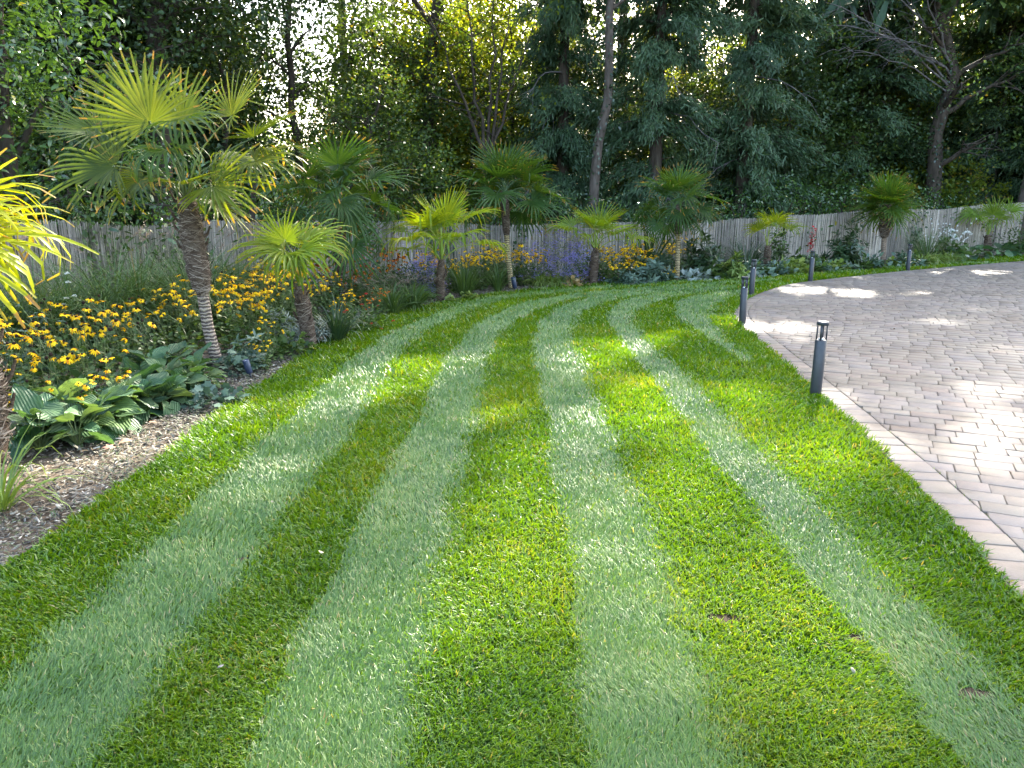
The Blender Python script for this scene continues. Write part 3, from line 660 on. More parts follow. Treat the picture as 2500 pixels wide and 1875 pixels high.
def frond_mesh(name, seed, nseg=38, spread=118, join=0.48, droop=0.3, cup=0.25, wf=1.0, R=1.0, jit=0.05):
    rng = RNG(seed); mb = MB()
    angs = np.linspace(-spread, spread, nseg) * math.pi / 180; da = angs[1] - angs[0]
    fr = np.array([0.03, 0.2, join, join + (1 - join) * .3, join + (1 - join) * .58, join + (1 - join) * .82, 1.0])
    for a in angs:
        a2 = a + rng.normal(0, 0.012); L = R * (0.72 + 0.28 * math.cos(a * 0.75)) * (1 + rng.normal(0, jit))
        dr = droop * rng.uniform(0.35, 1.5); kink = rng.random() < 0.16 * min(1, droop * 2.5)
        tw = rng.normal(0, 0.25)
        rad = 0.0; z = 0.0; pr = 0.0; lat = 0.0; P = []; pitch = 0.10
        wj = join * L * math.tan(da / 2) * 0.98
        for f in fr:
            d = (f - pr) * L; u = max(0.0, (f - join) / (1 - join))
            pt = pitch - dr * 1.7 * u ** 1.5 - (1.1 if kink and u > 0.45 else 0)
            rad += d * math.cos(pt); z += d * math.sin(pt); lat += d * rng.normal(0, 0.03) * (u > 0); pr = f
            w = (f * L * math.tan(da / 2) * 0.98) if f <= join else wj * wf * (1.03 - u ** 2.6 * 0.62)
            P.append((rad, z, w, lat, u))
        V_ = []
        for rr, zz, w, lt, u in P:
            ce = V(math.sin(a2), math.cos(a2), 0); sd = V(math.cos(a2), -math.sin(a2), 0)
            c = ce * rr + sd * lt + V(0, 0, zz + cup * rr * math.sin(a2) ** 2 * (1 if abs(a2) < 1.6 else 0.85))
            fold = 0.55 * w; th = tw * u
            e = sd * math.cos(th) + V(0, 0, 1) * math.sin(th)
            V_ += [c - e * w + V(0, 0, fold), c, c + e * w + V(0, 0, fold)]
        n = len(P); rv = float(np.clip(rng.normal(0.5, 0.22), 0, 1))
        F = []; T = []
        for k in range(n - 1):
            for j in (0, 1):
                i = k * 3 + j; F.append([i, i + 1, i + 4, i + 3]); T.append(fr[k + 1])
        mb.add(V_, F, rv, np.array(T) * rng.uniform(0.93, 1.0))
    return mb.mesh(name, M_frond, True)
FM = {'stiff': [frond_mesh('frond_blade', s, droop=0.10, jit=0.06, nseg=27, join=0.34, wf=0.82) for s in (1, 2)],
      'mid': [frond_mesh('frond_blade', s, droop=0.40, nseg=27, join=0.36, wf=0.82) for s in (3, 4, 5)],
      'droop': [frond_mesh('frond_blade', s, droop=0.95, nseg=25, join=0.32, wf=0.85, cup=0.15) for s in (6, 7)],
      'strap': [frond_mesh('frond_blade', s, droop=1.15, nseg=26, join=0.26, cup=0.12, spread=100, wf=1.35, jit=0.10) for s in (8, 9)],
      'small': [frond_mesh('frond_blade', s, droop=0.8, nseg=21, join=0.32, spread=105, wf=0.85, jit=0.07) for s in (10, 11)]}
def petiole_mesh():
    mb = MB(); f = np.linspace(0, 1, 6)
    mb.tube(np.stack([0 * f, f, 0.10 * np.sin(f * math.pi)], 1), 0.011 - 0.005 * f, 5, 0.5)
    return mb.mesh('petiole', M_pet, True)
PM = petiole_mesh()
CI = []
def add_frond(palm, crown, hub, axis, normal, R, kind, col, rng, base_loc):
    axis = nrm(axis); normal = np.asarray(normal, float); normal = normal - axis * (normal @ axis); normal = nrm(normal)
    x = np.cross(axis, normal); fr = np.stack([x, axis, normal])
    M = m4(fr, np.asarray(hub) - base_loc, R)
    o = link('frond', FM[kind][int(rng.integers(len(FM[kind])))], parent=palm, mat_local=M); o.color = (*col, 1)
    d = np.asarray(hub) - np.asarray(crown); L = np.linalg.norm(d) + 1e-6; y = d / L
    up = V(0, 0, 1) if abs(y[2]) < 0.95 else V(0, 1, 0); xx = nrm(np.cross(y, up)); zz = np.cross(xx, y)
    W = np.eye(4); W[:3, 0] = xx; W[:3, 1] = y * L; W[:3, 2] = zz; W[:3, 3] = np.asarray(crown) - base_loc
    p = link('petiole', PM, parent=o, mat_local=np.linalg.inv(M) @ W); p.color = (*col, 1)
def palm_trunk(palm, base, pts, r_low, r_fib, fib_from, rng, hair=420, ringcol=(1, 1, 1), fibcol=True):
    """pts: path in world; lower part ringed, upper part wrapped in brown fibre"""
    pts = np.asarray(pts, float); d = np.r_[0, np.cumsum(np.linalg.norm(np.diff(pts, axis=0), axis=1))]; H = d[-1]
    def at(q): return np.array([np.interp(q, d, pts[:, k]) for k in range(3)])
    if fib_from > 0.04:
        mb = MB(); qs = np.arange(0, fib_from * H + 0.02, 0.011); ph = 0
        rr = r_low * (1 + 0.15 * np.exp(-qs / 0.05)) * (1 + 0.013 * np.where((np.arange(len(qs)) % 3) == 0, 1, -0.4)) * (1 - 0.12 * qs / H)
        mb.tube(np.array([at(q) for q in qs]) - base, rr, 16, 0.5)
        o = link('trunk', mb.mesh('trunk', M_ring, True), parent=palm); o.color = (*ringcol, 1)
    mb = MB(); qs = np.linspace(fib_from * H, H, max(10, int((1 - fib_from) * H / 0.03))); u = (qs - qs[0]) / (qs[-1] - qs[0])
    sh = r_low + (r_fib - r_low) * np.clip(u * 4, 0, 1) ** 0.6
    sh = sh * (1 - 0.35 * np.clip((u - 0.75) / 0.25, 0, 1)) * (1 + rng.normal(0, 0.045, len(u)))
    mb.tube(np.array([at(q) for q in qs]) - base, sh, 14, 0.5)
    me = mb.mesh('trunk_sheath', M_fib, True); fo = link('trunk_sheath', me, parent=palm)
    # old leaf bases
    hb = MB(); n = hair; q = rng.uniform(qs[0], qs[-1], n); a = rng.uniform(0, 6.283, n)
    c = np.array([at(v) for v in q]) - base; rad = np.interp(q, qs, sh)
    o_ = np.stack([np.cos(a), np.sin(a), np.zeros(n)], 1); tg = np.stack([-np.sin(a), np.cos(a), np.zeros(n)], 1)
    for k in range(n):
        l = rng.uniform(0.5, 1.7) * rad[k]; s = rng.choice([-1, 1]); up = rng.normal(0.2, 0.9)
        p0 = c[k] + o_[k] * rad[k] * 0.97
        f = np.linspace(0, 1, 4)[:, None]; aa = a[k] + s * f[:, 0] * l / rad[k]
        ro = rad[k] * (1.0 + 0.02 + f * rng.uniform(0.0, 0.22))
        P = c[k] + np.stack([np.cos(aa), np.sin(aa), np.zeros(4)], 1) * ro + f * V(0, 0, up * l * 0.6)
        w = rng.uniform(0.0008, 0.003) * (r_fib / 0.08); up_v = V(0, 0, 1) * w
        vv = np.concatenate([P - up_v, P + up_v]); hb.add(vv, [[i, i + 1, i + 5, i + 4] for i in range(3)], float(rng.random()))
    link('fibre', hb.mesh('fibre', M_hair), parent=fo, kind='stuff')
    for k in range(9):
        u_ = rng.uniform(0.35, 1.0); qv = qs[0] + u_ * (qs[-1] - qs[0]); a_ = rng.uniform(0, 6.283); rd = np.interp(qv, qs, sh)
        c_ = at(qv) - base; o2 = V(math.cos(a_), math.sin(a_), 0); l = rng.uniform(0.6, 1.1) * r_fib
        sb = MB(); sb.tube(np.array([c_ + o2 * rd * .7, c_ + o2 * (rd + l * .35) + V(0, 0, l * .6), c_ + o2 * (rd + l * .6) + V(0, 0, l * 1.3)]), [0.016, 0.013, 0.008], 5, 0.5)
        link('leaf_base', sb.mesh('leaf_base', M_fib), parent=palm)
def make_palm(name, label, base, pts, r_low, r_fib, fib_from, fronds, seed, col=(1, 1, 1), colvar=0.15, ringcol=(1, 1, 1), hair=300):
    """fronds: dict for a generated crown or a list of explicit ones relative to the crown point"""
    rng = RNG(seed); base = np.asarray(base, float)
    t = thing('fan_palm', label, 'palm tree', base, group=None)
    pts = np.asarray(pts, float)
    palm_trunk(t, base, pts, r_low, r_fib, fib_from, rng, hair, ringcol)
    crown = pts[-1]
    def cv():
        k = 1 + rng.normal(0, colvar); y = rng.normal(0, colvar * 0.5); return tuple(np.clip(np.array(col) * k * np.array([1 + y, 1, 1 - y]), 0.02, 8))
    if isinstance(fronds, dict):
        n = fronds['n']; R0 = fronds['R']; P0 = fronds['pet']
        for i in range(n):
            f = (i + 0.5) / n; az = i * 2.39996 + rng.normal(0, 0.25) + fronds.get('az0', 0)
            el = R_(fronds['el'][0] + (fronds['el'][1] - fronds['el'][0]) * f + rng.normal(0, 5))
            h = V(math.cos(az) * math.cos(el), math.sin(az) * math.cos(el), math.sin(el)); pl = P0 * rng.uniform(0.8, 1.15) * (0.75 + 0.35 * f)
            hub = crown + h * pl - V(0, 0, 0.10 * pl * math.cos(el))
            nod = R_(rng.uniform(*fronds.get('nod', (5, 35)))); e2 = el - nod
            ax = V(math.cos(az) * math.cos(e2), math.sin(az) * math.cos(e2), math.sin(e2))
            nor = V(-math.cos(az) * math.sin(e2), -math.sin(az) * math.sin(e2), math.cos(e2)) + rng.normal(0, 0.28, 3)
            kinds = fronds['kinds']; kd = kinds[min(int(f * len(kinds)), len(kinds) - 1)]
            add_frond(t, crown - V(0, 0, 0.05), hub, ax, nor, R0 * rng.uniform(0.85, 1.1), kd, cv(), rng, base)
    else:
        for h, ax, nor, R0, kd, *cc in fronds:
            c = np.array(cv()) * (np.array(cc[0]) if cc else 1)
            add_frond(t, crown - V(0, 0, 0.05), crown + V(*h), V(*ax) , V(*nor), R0, kd, tuple(c), rng, base)
    # young spear leaves
    return t
def path(base_px, pts_px, y=None):
    b = G(*base_px); y = y or b[1]; P = [b] + [AT(x, yy, y) for x, yy in pts_px]
    return b, np.array(P)
# tall palm with bare ringed foot
b, P = path((535, 905), [(508, 800), (492, 700), (476, 600), (466, 530), (458, 488)])
P[-3:, 1] -= 0.03
make_palm('p', 'tall leaning fan palm, ringed bare foot and shaggy brown upper trunk, beside large hosta leaves', b, P, 0.056, 0.102, 0.46, [
    ((-.17, -.2, .66), (-.30, .02, 1), (0.05, -1, .05), .62, 'stiff', (1.0, 1, 1.0)),
    ((-.74, .0, .60), (-1, .1, .42), (.2, -.6, .8), .52, 'stiff', (.95, .95, .7)),
    ((-.50, -.25, .29), (-1, -.1, -.02), (-.1, -.8, .55), .64, 'mid', (.8, .88, .6)),
    ((.15, -.32, .66), (.45, -.7, -.1), (0, -.5, .85), .55, 'droop', (.8, .95, 1.1)),
    ((.42, .2, .76), (.55, .2, .85), (-.5, -.6, .4), .50, 'stiff', (1.4, 1.3, .7)),
    ((.64, .1, .56), (1, .0, .45), (-.3, -.15, .9), .50, 'stiff', (.95, 1, 1)),
    ((.70, -.1, .34), (1, -.1, .14), (0, -.5, .9), .52, 'droop', (1.3, 1.2, .7)),
    ((.34, -.22, .12), (1, -.25, -.22), (.1, -.75, .65), .56, 'mid', (1.6, 1.4, .6)),
    ((.10, -.28, .13), (.15, -.9, .02), (0, -.35, 1), .40, 'mid'),
    ((-.46, .28, .82), (-.5, .3, .9), (.3, -.9, .3), .54, 'stiff', (1.1, 1.05, .6)),
    ((-.10, .30, .72), (-.1, .5, .9), (0, -1, .3), .58, 'stiff', (.9, .9, .6)),
    ((.02, -.36, .42), (.0, -1, -.35), (0, -.35, 1), .56, 'droop', (.75, .9, .9)),
    ((.36, .12, .36), (.9, .35, -.05), (0, -.3, .95), .56, 'droop', (1.1, 1.1, .8)),
    ((-.30, -.15, .20), (-.55, -.45, -.6), (-.2, -.6, .6), .52, 'mid', (1.0, 1, .7)),
    ((.2, .1, -.02), (.8, .2, -.6), (.4, -.3, .8), .48, 'mid', (1.5, 1.2, .5)),
    ], 101, (.84, .86, .84), 0.10, (1.0, 0.97, 0.98), hair=900)
# yellow palm at the edge, strap-like drooping leaves
b = G(-42, 1170); P = np.array([b, AT(-42, 1090, b[1]), AT(-46, 1000, b[1]), AT(-52, 920, b[1]), AT(-58, 850, b[1])])
make_palm('p', 'small yellow fan palm, long drooping strap leaves and shaggy grey trunk foot', b, P, 0.09, 0.125, 0.0, [
    ((.10, -.10, .70), (.75, -.25, .55), (-.2, -.35, .9), .52, 'strap'),
    ((.06, .05, .60), (.95, -.1, .05), (.1, -.5, .85), .60, 'strap'),
    ((.04, -.20, .52), (.65, -.5, -.25), (.2, -.6, .8), .58, 'strap'),
    ((-.1, .25, .66), (.3, .8, .4), (0, -.4, .9), .55, 'strap'),
    ((-.3, -.1, .6), (-.8, -.3, .4), (.2, -.3, .9), .55, 'strap'),
    ((-.2, -.3, .5), (-.3, -.9, .0), (0, -.5, .9), .55, 'strap'),
    ((.0, .0, .8), (.1, .1, 1), (0, -1, .1), .5, 'mid'),
    ((-.3, .2, .5), (-.9, .3, -.1), (0, -.3, 1), .5, 'strap'),
    ], 102, (3.0, 2.35, 0.45), 0.10, hair=900)
b, P = path((757, 845), [(748, 790), (738, 735), (732, 700)])
make_palm('p', 'short yellow green fan palm among the rudbeckias, dark fibrous leaning trunk', b, P, 0.070, 0.085, 0.0, [
    ((-.10, -.1, .52), (-.05, -.15, 1), (0, -1, .15), .38, 'mid', (.85, 1.0, 2.0)),
    ((-.16, .0, .44), (-1, -.05, .25), (.1, -.6, .8), .62, 'small'),
    ((-.12, -.12, .42), (-.8, -.5, .15), (0, -.55, .85), .55, 'small'),
    ((.10, -.05, .46), (1, -.05, .2), (-.1, -.55, .85), .62, 'small'),
    ((.08, -.2, .40), (.7, -.6, -.05), (0, -.6, .8), .56, 'small', (.9, 1.05, 1.3)),
    ((-.05, -.25, .38), (-.15, -1, -.25), (0, -.5, .9), .50, 'small', (.85, 1.05, 1.3)),
    ((.05, .15, .5), (.3, .8, .5), (0, -.5, .9), .55, 'small'),
    ((-.15, .15, .45), (-.7, .6, .3), (0, -.4, .9), .55, 'small'),
    ((.15, .1, .42), (.8, .5, .0), (0, -.4, .9), .52, 'small'),
    ((.0, -.1, .30), (.3, -.6, -.5), (.1, -.6, .8), .48, 'small', (.85, 1.05, 1.3)),
    ], 103, (2.0, 1.8, 0.62), 0.10, (0.8, .75, .75), hair=420)
b, P = path((835, 728), [(833, 660), (830, 590), (826, 530), (822, 485)], 12.2)
b = V(P[1][0], 12.2, 0); P[0] = b
make_palm('p', 'dark green fan palm with full drooping crown, behind the short yellow palm', b, P, 0.055, 0.105, 0.30,
          dict(n=24, R=0.70, pet=0.70, el=(82, -45), nod=(10, 45), kinds=['stiff', 'mid', 'mid', 'droop', 'droop']), 104, (0.50, 0.72, 1.0), 0.12, (0.7, .65, .65))
b, P = path((1075, 735), [(1075, 690), (1077, 650), (1078, 632)])
make_palm('p', 'bright lime fan palm with short dark trunk beside the purple asters', b, P, 0.06, 0.07, 0.0,
          dict(n=15, R=0.62, pet=0.80, el=(86, 8), nod=(10, 45), kinds=['stiff', 'mid', 'small', 'small'], az0=0.6), 105, (1.75, 1.75, 0.7), 0.14, hair=260)
b, P = path((1248, 702), [(1244, 660), (1239, 610), (1236, 560), (1234, 520), (1232, 470)])
make_palm('p', 'tall fan palm with pale straw ringed trunk and round dark crown', b, P, 0.052, 0.078, 0.56,
          dict(n=23, R=0.66, pet=0.56, el=(84, -36), nod=(5, 35), kinds=['stiff', 'stiff', 'mid', 'mid', 'mid', 'droop'], az0=0.2), 106, (0.48, 0.70, 0.85), 0.12, (1.35, 1.3, .9))
b, P = path((1448, 692), [(1450, 650), (1453, 620), (1456, 606)])
make_palm('p', 'small lime fan palm with squat fibrous trunk beside the tall orange rudbeckia mound', b, P, 0.075, 0.088, 0.0,
          dict(n=11, R=0.62, pet=0.66, el=(80, 14), nod=(10, 40), kinds=['stiff', 'mid', 'small'], az0=1.2), 107, (1.75, 1.8, 0.7), 0.12, hair=240)
b, P = path((1653, 684), [(1654, 640), (1655, 600), (1656, 560), (1656, 500)])
make_palm('p', 'tall fan palm with straw ringed foot and hanging skirt of leaves, beside the dark phormium', b, P, 0.052, 0.078, 0.62,
          dict(n=21, R=0.62, pet=0.54, el=(80, -48), nod=(5, 40), kinds=['stiff', 'mid', 'mid', 'droop', 'droop'], az0=2.0), 108, (0.50, 0.74, 0.95), 0.14, (1.35, 1.3, .95))
b, P = path((1872, 668), [(1872, 640), (1874, 612), (1874, 600)])
make_palm('p', 'thin sparse yellowing fan palm on a dark stub trunk by the fence shrub', b, P, 0.066, 0.08, 0.0,
          dict(n=6, R=0.50, pet=0.62, el=(84, 40), nod=(5, 35), kinds=['small'], az0=0.5), 109, (1.55, 1.45, 0.6), 0.12, hair=160)
b, P = path((2155, 648), [(2157, 610), (2159, 576), (2162, 540), (2163, 500)])
make_palm('p', 'sturdy fan palm with thick brown sheath narrowing to a ringed foot, spiky round head', b, P, 0.066, 0.15, 0.46,
          dict(n=24, R=0.68, pet=0.32, el=(84, -42), nod=(0, 18), kinds=['stiff', 'stiff', 'mid'], az0=0.9), 110, (0.72, 0.98, 0.80), 0.10, (1.0, .9, .85))
b, P = path((2412, 626), [(2411, 596), (2412, 574)])
make_palm('p', 'small pale fan palm with long side fronds near the hydrangea heads', b, P, 0.085, 0.10, 0.0, [
    ((.0, -.1, .62), (.05, -.2, 1), (0, -1, .15), .60, 'mid'),
    ((-.55, .0, .62), (-1, -.1, -.1), (0, -.5, .9), .75, 'small'),
    ((.55, .0, .72), (1, -.05, .35), (-.2, -.5, .9), .75, 'small'),
    ((.2, .2, .6), (.6, .4, .5), (0, -.5, .9), .65, 'mid'),
    ((-.2, .2, .55), (-.5, .5, .5), (0, -.5, .9), .6, 'mid'),
    ((.1, -.35, .5), (.2, -1, -.1), (0, -.4, .9), .6, 'small'),
    ((-.15, -.25, .45), (-.5, -.7, -.3), (0, -.5, .9), .55, 'small'),
    ], 111, (1.35, 1.5, 0.7), 0.10, hair=200)
# ---------------------------------------------------------------- border plants
LANCE = ([(0, 0, 0), (-.16, .35, .03), (-.13, .7, .0), (0, 1, -.08), (.13, .7, .0), (.16, .35, .03), (0, .4, -.03), (0, .7, -.05)], [(0, 6, 1), (0, 5, 6), (1, 6, 7, 2), (6, 5, 4, 7), (2, 7, 3), (7, 4, 3)])
OVAL = ([(0, 0, 0), (-.26, .3, .05), (-.27, .62, .03), (0, 1, -.10), (.27, .62, .03), (.26, .3, .05), (0, .35, -.02), (0, .68, -.05)], [(0, 6, 1), (0, 5, 6), (1, 6, 7, 2), (6, 5, 4, 7), (2, 7, 3), (7, 4, 3)])
THIN = ([(-.035, 0, 0), (.035, 0, 0), (.04, .5, .05), (-.04, .5, .05), (0, 1, -.12)], [(0, 1, 2, 3), (3, 2, 4)])
LOBED = ([(0, 0, .0)] + [(math.sin(a) * r, .45 + math.cos(a) * r, 0.05 * (k % 2) - .02) for k, (a, r) in enumerate([(-2.6, .45), (-2.0, .30), (-1.5, .55), (-1.0, .36), (-.5, .58), (0, .42), (.5, .58), (1.0, .36), (1.5, .55), (2.0, .30), (2.6, .45)])], [(0, k + 1, k) for k in range(1, 11)])
RHOMB = ([(0, 0, 0), (-.27, .45, .09), (0, 1, -.05), (.27, .45, .09)], [(0, 3, 2), (0, 2, 1)])
LAUREL = ([(0, 0, 0), (-.17, .3, .05), (-.16, .68, .02), (0, 1, -.10), (.16, .68, .02), (.17, .3, .05)], [(0, 5, 1), (1, 5, 4, 2), (2, 4, 3)])

ML_green = leafmat('leaf_mid_green', [(0, (0.035, 0.070, 0.018)), (.6, (0.060, 0.110, 0.026)), (1, (0.095, 0.150, 0.040))], .32, nscale=6)
ML_dark = leafmat('leaf_dark_green', [(0, (0.020, 0.045, 0.018)), (.6, (0.035, 0.070, 0.024)), (1, (0.060, 0.100, 0.034))], .25, rough=.35, spec=.5)
ML_blue = leafmat('leaf_blue_green', [(0, (0.045, 0.080, 0.055)), (.6, (0.075, 0.125, 0.085)), (1, (0.12, 0.18, 0.12))], .25, tint=(1.1, 1.15, .7))
ML_silver = leafmat('leaf_silver', [(0, (0.10, 0.14, 0.12)), (.6, (0.20, 0.25, 0.21)), (1, (0.33, 0.38, 0.33))], .2, tint=(1, 1.05, .8))
ML_lime = leafmat('leaf_lime', [(0, (0.09, 0.15, 0.025)), (.6, (0.16, 0.23, 0.045)), (1, (0.28, 0.32, 0.10))], .35)
ML_straw = leafmat('leaf_grass_green', [(0, (0.045, 0.09, 0.025)), (.6, (0.080, 0.140, 0.042)), (.9, (0.12, 0.16, 0.07)), (1, (0.26, 0.22, 0.12))], .3)
M_stem = leafmat('stem', [(0, (0.06, 0.095, 0.03)), (1, (0.12, 0.15, 0.05))], .1)
MF_yel = leafmat('petal_golden', [(0, (0.55, 0.20, 0.008)), (.25, (0.78, 0.46, 0.008)), (.7, (0.85, 0.58, 0.010)), (1, (0.86, 0.64, 0.02))], .35, tint=(1.05, .95, .5), rough=.6, spec=.15)
MF_org = leafmat('petal_russet', [(0, (0.22, 0.03, 0.012)), (.4, (0.45, 0.09, 0.012)), (.75, (0.60, 0.20, 0.012)), (1, (0.72, 0.36, 0.02))], .35, tint=(1.05, .9, .5), rough=.6, spec=.15)
MF_pur = leafmat('petal_violet', [(0, (0.19, 0.16, 0.44)), (.6, (0.30, 0.26, 0.60)), (1, (0.46, 0.41, 0.74))], .3, tint=(1, .95, 1.1), rough=.7, spec=.1)
MF_wht = leafmat('petal_white', [(0, (0.62, 0.64, 0.58)), (1, (0.82, 0.82, 0.78))], .3, tint=(1, 1, .95), rough=.7, spec=.1)
MF_red = leafmat('petal_red', [(0, (0.32, 0.012, 0.018)), (1, (0.60, 0.03, 0.04))], .3, tint=(1.1, .9, .8), rough=.6, spec=.1)
MF_plume = leafmat('grass_plume', [(0, (0.16, 0.115, 0.085)), (1, (0.34, 0.27, 0.21))], .3, tint=(1.1, 1, .8))
M_cone = plain('flower_cone', [(0.3, (0.012, 0.007, 0.005)), (0.7, (0.04, 0.022, 0.014))], .85, .15, 400, .8, 500)

def head_mesh(name, mat, npet=13, droop=0.35, seed=0, R=0.037, w=0.2):
    rng = RNG(seed); mb = MB()
    for k in range(npet):
        a = k * 2 * math.pi / npet + rng.normal(0, .08); dr = droop + rng.normal(0, .15); L = R * rng.uniform(.85, 1.1); ww = R * w * rng.uniform(.85, 1.15)
        o = V(math.cos(a), math.sin(a), 0); s = V(-math.sin(a), math.cos(a), 0)
        p = [o * .006, o * (L * .5) + V(0, 0, -.18 * dr * L), o * L * math.cos(dr * .6) + V(0, 0, -.8 * dr * L)]
        mb.add([p[0] - s * ww * .4, p[0] + s * ww * .4, p[1] + s * ww, p[1] - s * ww, p[2] + s * ww * .35, p[2] - s * ww * .35], [[0, 1, 2, 3], [3, 2, 4, 5]], float(rng.random()))
    return mb.mesh(name, mat)
def cone_mesh(name, r=0.0095, h=0.012):
    mb = MB(); lathe(mb, [(r * .8, -.002), (r, h * .3), (r * .85, h * .65), (r * .45, h * .95), (0.0002, h)], 8); return mb.mesh(name, M_cone, True)
HEADS = {'rud': [head_mesh('flower_petals', MF_yel, droop=d, seed=i) for i, d in enumerate((.15, .4, .7, 1.0))],
         'hel': [head_mesh('flower_petals', MF_org, npet=11, droop=d, seed=20 + i, R=.033, w=.26) for i, d in enumerate((.2, .5, .9))]}
CONE = cone_mesh('cone'); CONEB = cone_mesh('cone_bare', .010, .015)

def leaf_add(mb, tmpl, pos, fwd, up, size, rnd): mb.scatter(tmpl[0], tmpl[1], pos, frames(fwd, up), size, rnd)
def flower_plant(name, label, cat, group, seed, h=0.7, spread=0.22, nst=9, kind='rud', leafm=None, bare=0.15, leaf=0.075, lean=(0, 0)):
    rng = RNG(seed); t = thing(name, label, cat, group=group)
    fo = MB(); st = MB(); fl = []; FS = 1.3 if seed >= 260 else (1.28 if seed < 220 else 1.1)
    for k in range(nst):
        a = rng.uniform(0, 6.28); r = spread * math.sqrt(rng.random()); b = V(math.cos(a) * r * .45, math.sin(a) * r * .45, -.02)
        hh = h * rng.uniform(.62, 1.05); e = V(math.cos(a) * r * 1.2 + lean[0] * hh, math.sin(a) * r * 1.2 + lean[1] * hh, hh)
        m_ = (b + e) * .5 + V(*(rng.normal(0, .02, 2)), .03); pts = np.array([b, (b + m_) * .5 + V(0, 0, .01), m_, (m_ + e) * .5, e])
        st.tube(pts, [.0035, .003, .0028, .0024, .002], 4, float(rng.random()), cap=False)
        n = int(11 * hh / .7 + 3); f = rng.uniform(.05, .72, n) ** 1.1; pos = np.stack([np.interp(f, np.linspace(0, 1, 5), pts[:, i]) for i in range(3)], 1)
        an = rng.uniform(0, 6.28, n); el = rng.normal(.15, .4, n)
        leaf_add(fo, LANCE if kind == 'hel' else OVAL, pos, np.stack([np.cos(an) * np.cos(el), np.sin(an) * np.cos(el), np.sin(el)], 1), np.tile(V(0, 0, 1), (n, 1)) + rng.normal(0, .35, (n, 3)), leaf * rng.uniform(.55, 1.25, n) * (1.25 - .6 * f), rng.random(n))
        fl.append((e, pts[-1] - pts[-2]))
        if rng.random() < .65:
            q = pts[3] * .5 + pts[2] * .5; e2 = q + V(*rng.normal(0, .09, 2), hh * rng.uniform(.16, .34)); st.tube(np.array([q, (q + e2) * .5 + V(0, 0, .01), e2]), .0018, 4, .5, cap=False); fl.append((e2, e2 - q))
    n = 46; a = rng.uniform(0, 6.28, n); r = spread * np.sqrt(rng.random(n)); pos = np.stack([np.cos(a) * r, np.sin(a) * r, rng.uniform(0.0, h * .38, n)], 1)
    an = a + rng.normal(0, .8, n); el = rng.normal(.2, .4, n)
    leaf_add(fo, OVAL, pos, np.stack([np.cos(an) * np.cos(el), np.sin(an) * np.cos(el), np.sin(el)], 1), np.tile(V(0, 0, 1), (n, 1)) + rng.normal(0, .3, (n, 3)), leaf * rng.uniform(.8, 1.6, n), rng.random(n))
    link('foliage', fo.mesh('foliage', leafm or ML_green), parent=t); link('stems', st.mesh('stems', M_stem), parent=t, kind='stuff')
    for e, d in fl:
        ax = nrm(nrm(d) + rng.normal(0, .28, 3) + V(0, -.18, .25)); x = nrm(np.cross(ax, V(0.3, 1, 0))); fr = np.stack([x, np.cross(ax, x), ax])
        s = rng.uniform(.62, 1.22) * FS
        if rng.random() < bare: link('seed_head', CONEB, parent=t, mat_local=m4(fr, e, s * 1.15))
        else:
            hs = HEADS[kind]; o = link('flower', hs[int(rng.integers(len(hs)))], parent=t, mat_local=m4(fr, e, s)); link('cone', CONE, parent=o)
    return t
def place(proto, first, loc, rz, sx, label=None):
    o = proto if first else copy_tree(proto)
    o.location = tuple(float(v) for v in loc); o.rotation_euler = (0, 0, float(rz)); o.scale = (float(sx),) * 3
    if label: o['label'] = label
    return o
def plant_out(protos, spots, rng, s=(0.9, 1.15), z=-0.025, label=None):
    used = set()
    for i, (px, py, *k) in enumerate(spots):
        j = i % len(protos); p = G(px, py); p[2] = z
        place(protos[j], j not in used, p, rng.uniform(0, 6.28), (k[0] if k else 1.0) * rng.uniform(*s), label); used.add(j)
rp = RNG(77)
GR1 = 'near drift of rudbeckias behind the hostas'; LB1 = 'tall golden rudbeckia clump with dark cones growing behind the big hosta leaves'
plant_out([flower_plant('rudbeckia', LB1, 'flower', GR1, 200 + i, .74, .22, 8, bare=.28) for i in range(4)],
          [(-40, 1000), (40, 985), (120, 1000), (190, 985), (255, 985), (75, 935), (165, 935), (240, 925), (300, 925), (10, 905), (330, 890), (290, 1010, .75), (90, 1045, .62), (200, 1040, .6), (150, 900), (20, 1075, .6)], rp, (.85, 1.05))
GR2 = 'middle drift of rudbeckias around the tall palm foot'; LB2 = 'golden rudbeckia clump growing around the foot of the tall ringed palm'
plant_out([flower_plant('rudbeckia', LB2, 'flower', GR2, 220 + i, .80, .24, 9, bare=.12, leafm=ML_green) for i in range(4)],
          [(375, 875), (430, 862), (410, 835), (480, 845), (555, 850), (600, 862), (640, 850), (565, 820), (618, 815), (665, 825), (590, 790), (640, 790), (530, 815), (660, 880, .6), (640, 900, .45)], rp, (.82, 1.02))
GR3 = 'rudbeckias massed behind the short yellow palm'; LB3 = 'dense golden rudbeckia clump massed behind the short yellow palm trunk'
plant_out([flower_plant('rudbeckia', LB3, 'flower', GR3, 240 + i, .85, .26, 12, bare=.08) for i in range(3)],
          [(600, 780), (640, 770), (680, 785), (715, 775), (700, 800), (765, 785, .8), (800, 775, .75), (845, 785, .62), (740, 755), (670, 755), (825, 800, .5)], rp, (.85, 1.05))
plant_out([flower_plant('helenium', 'russet and orange helenium clump in front of the fence', 'flower', 'russet heleniums between the two dark palms', 260 + i, .85, .26, 12, 'hel', bare=.1, leafm=ML_green) for i in range(3)],
          [(790, 748), (830, 742), (870, 738), (905, 735), (880, 750, .8), (940, 728), (975, 722), (930, 770, .55), (900, 790, .5)], rp, (.85, 1.0))
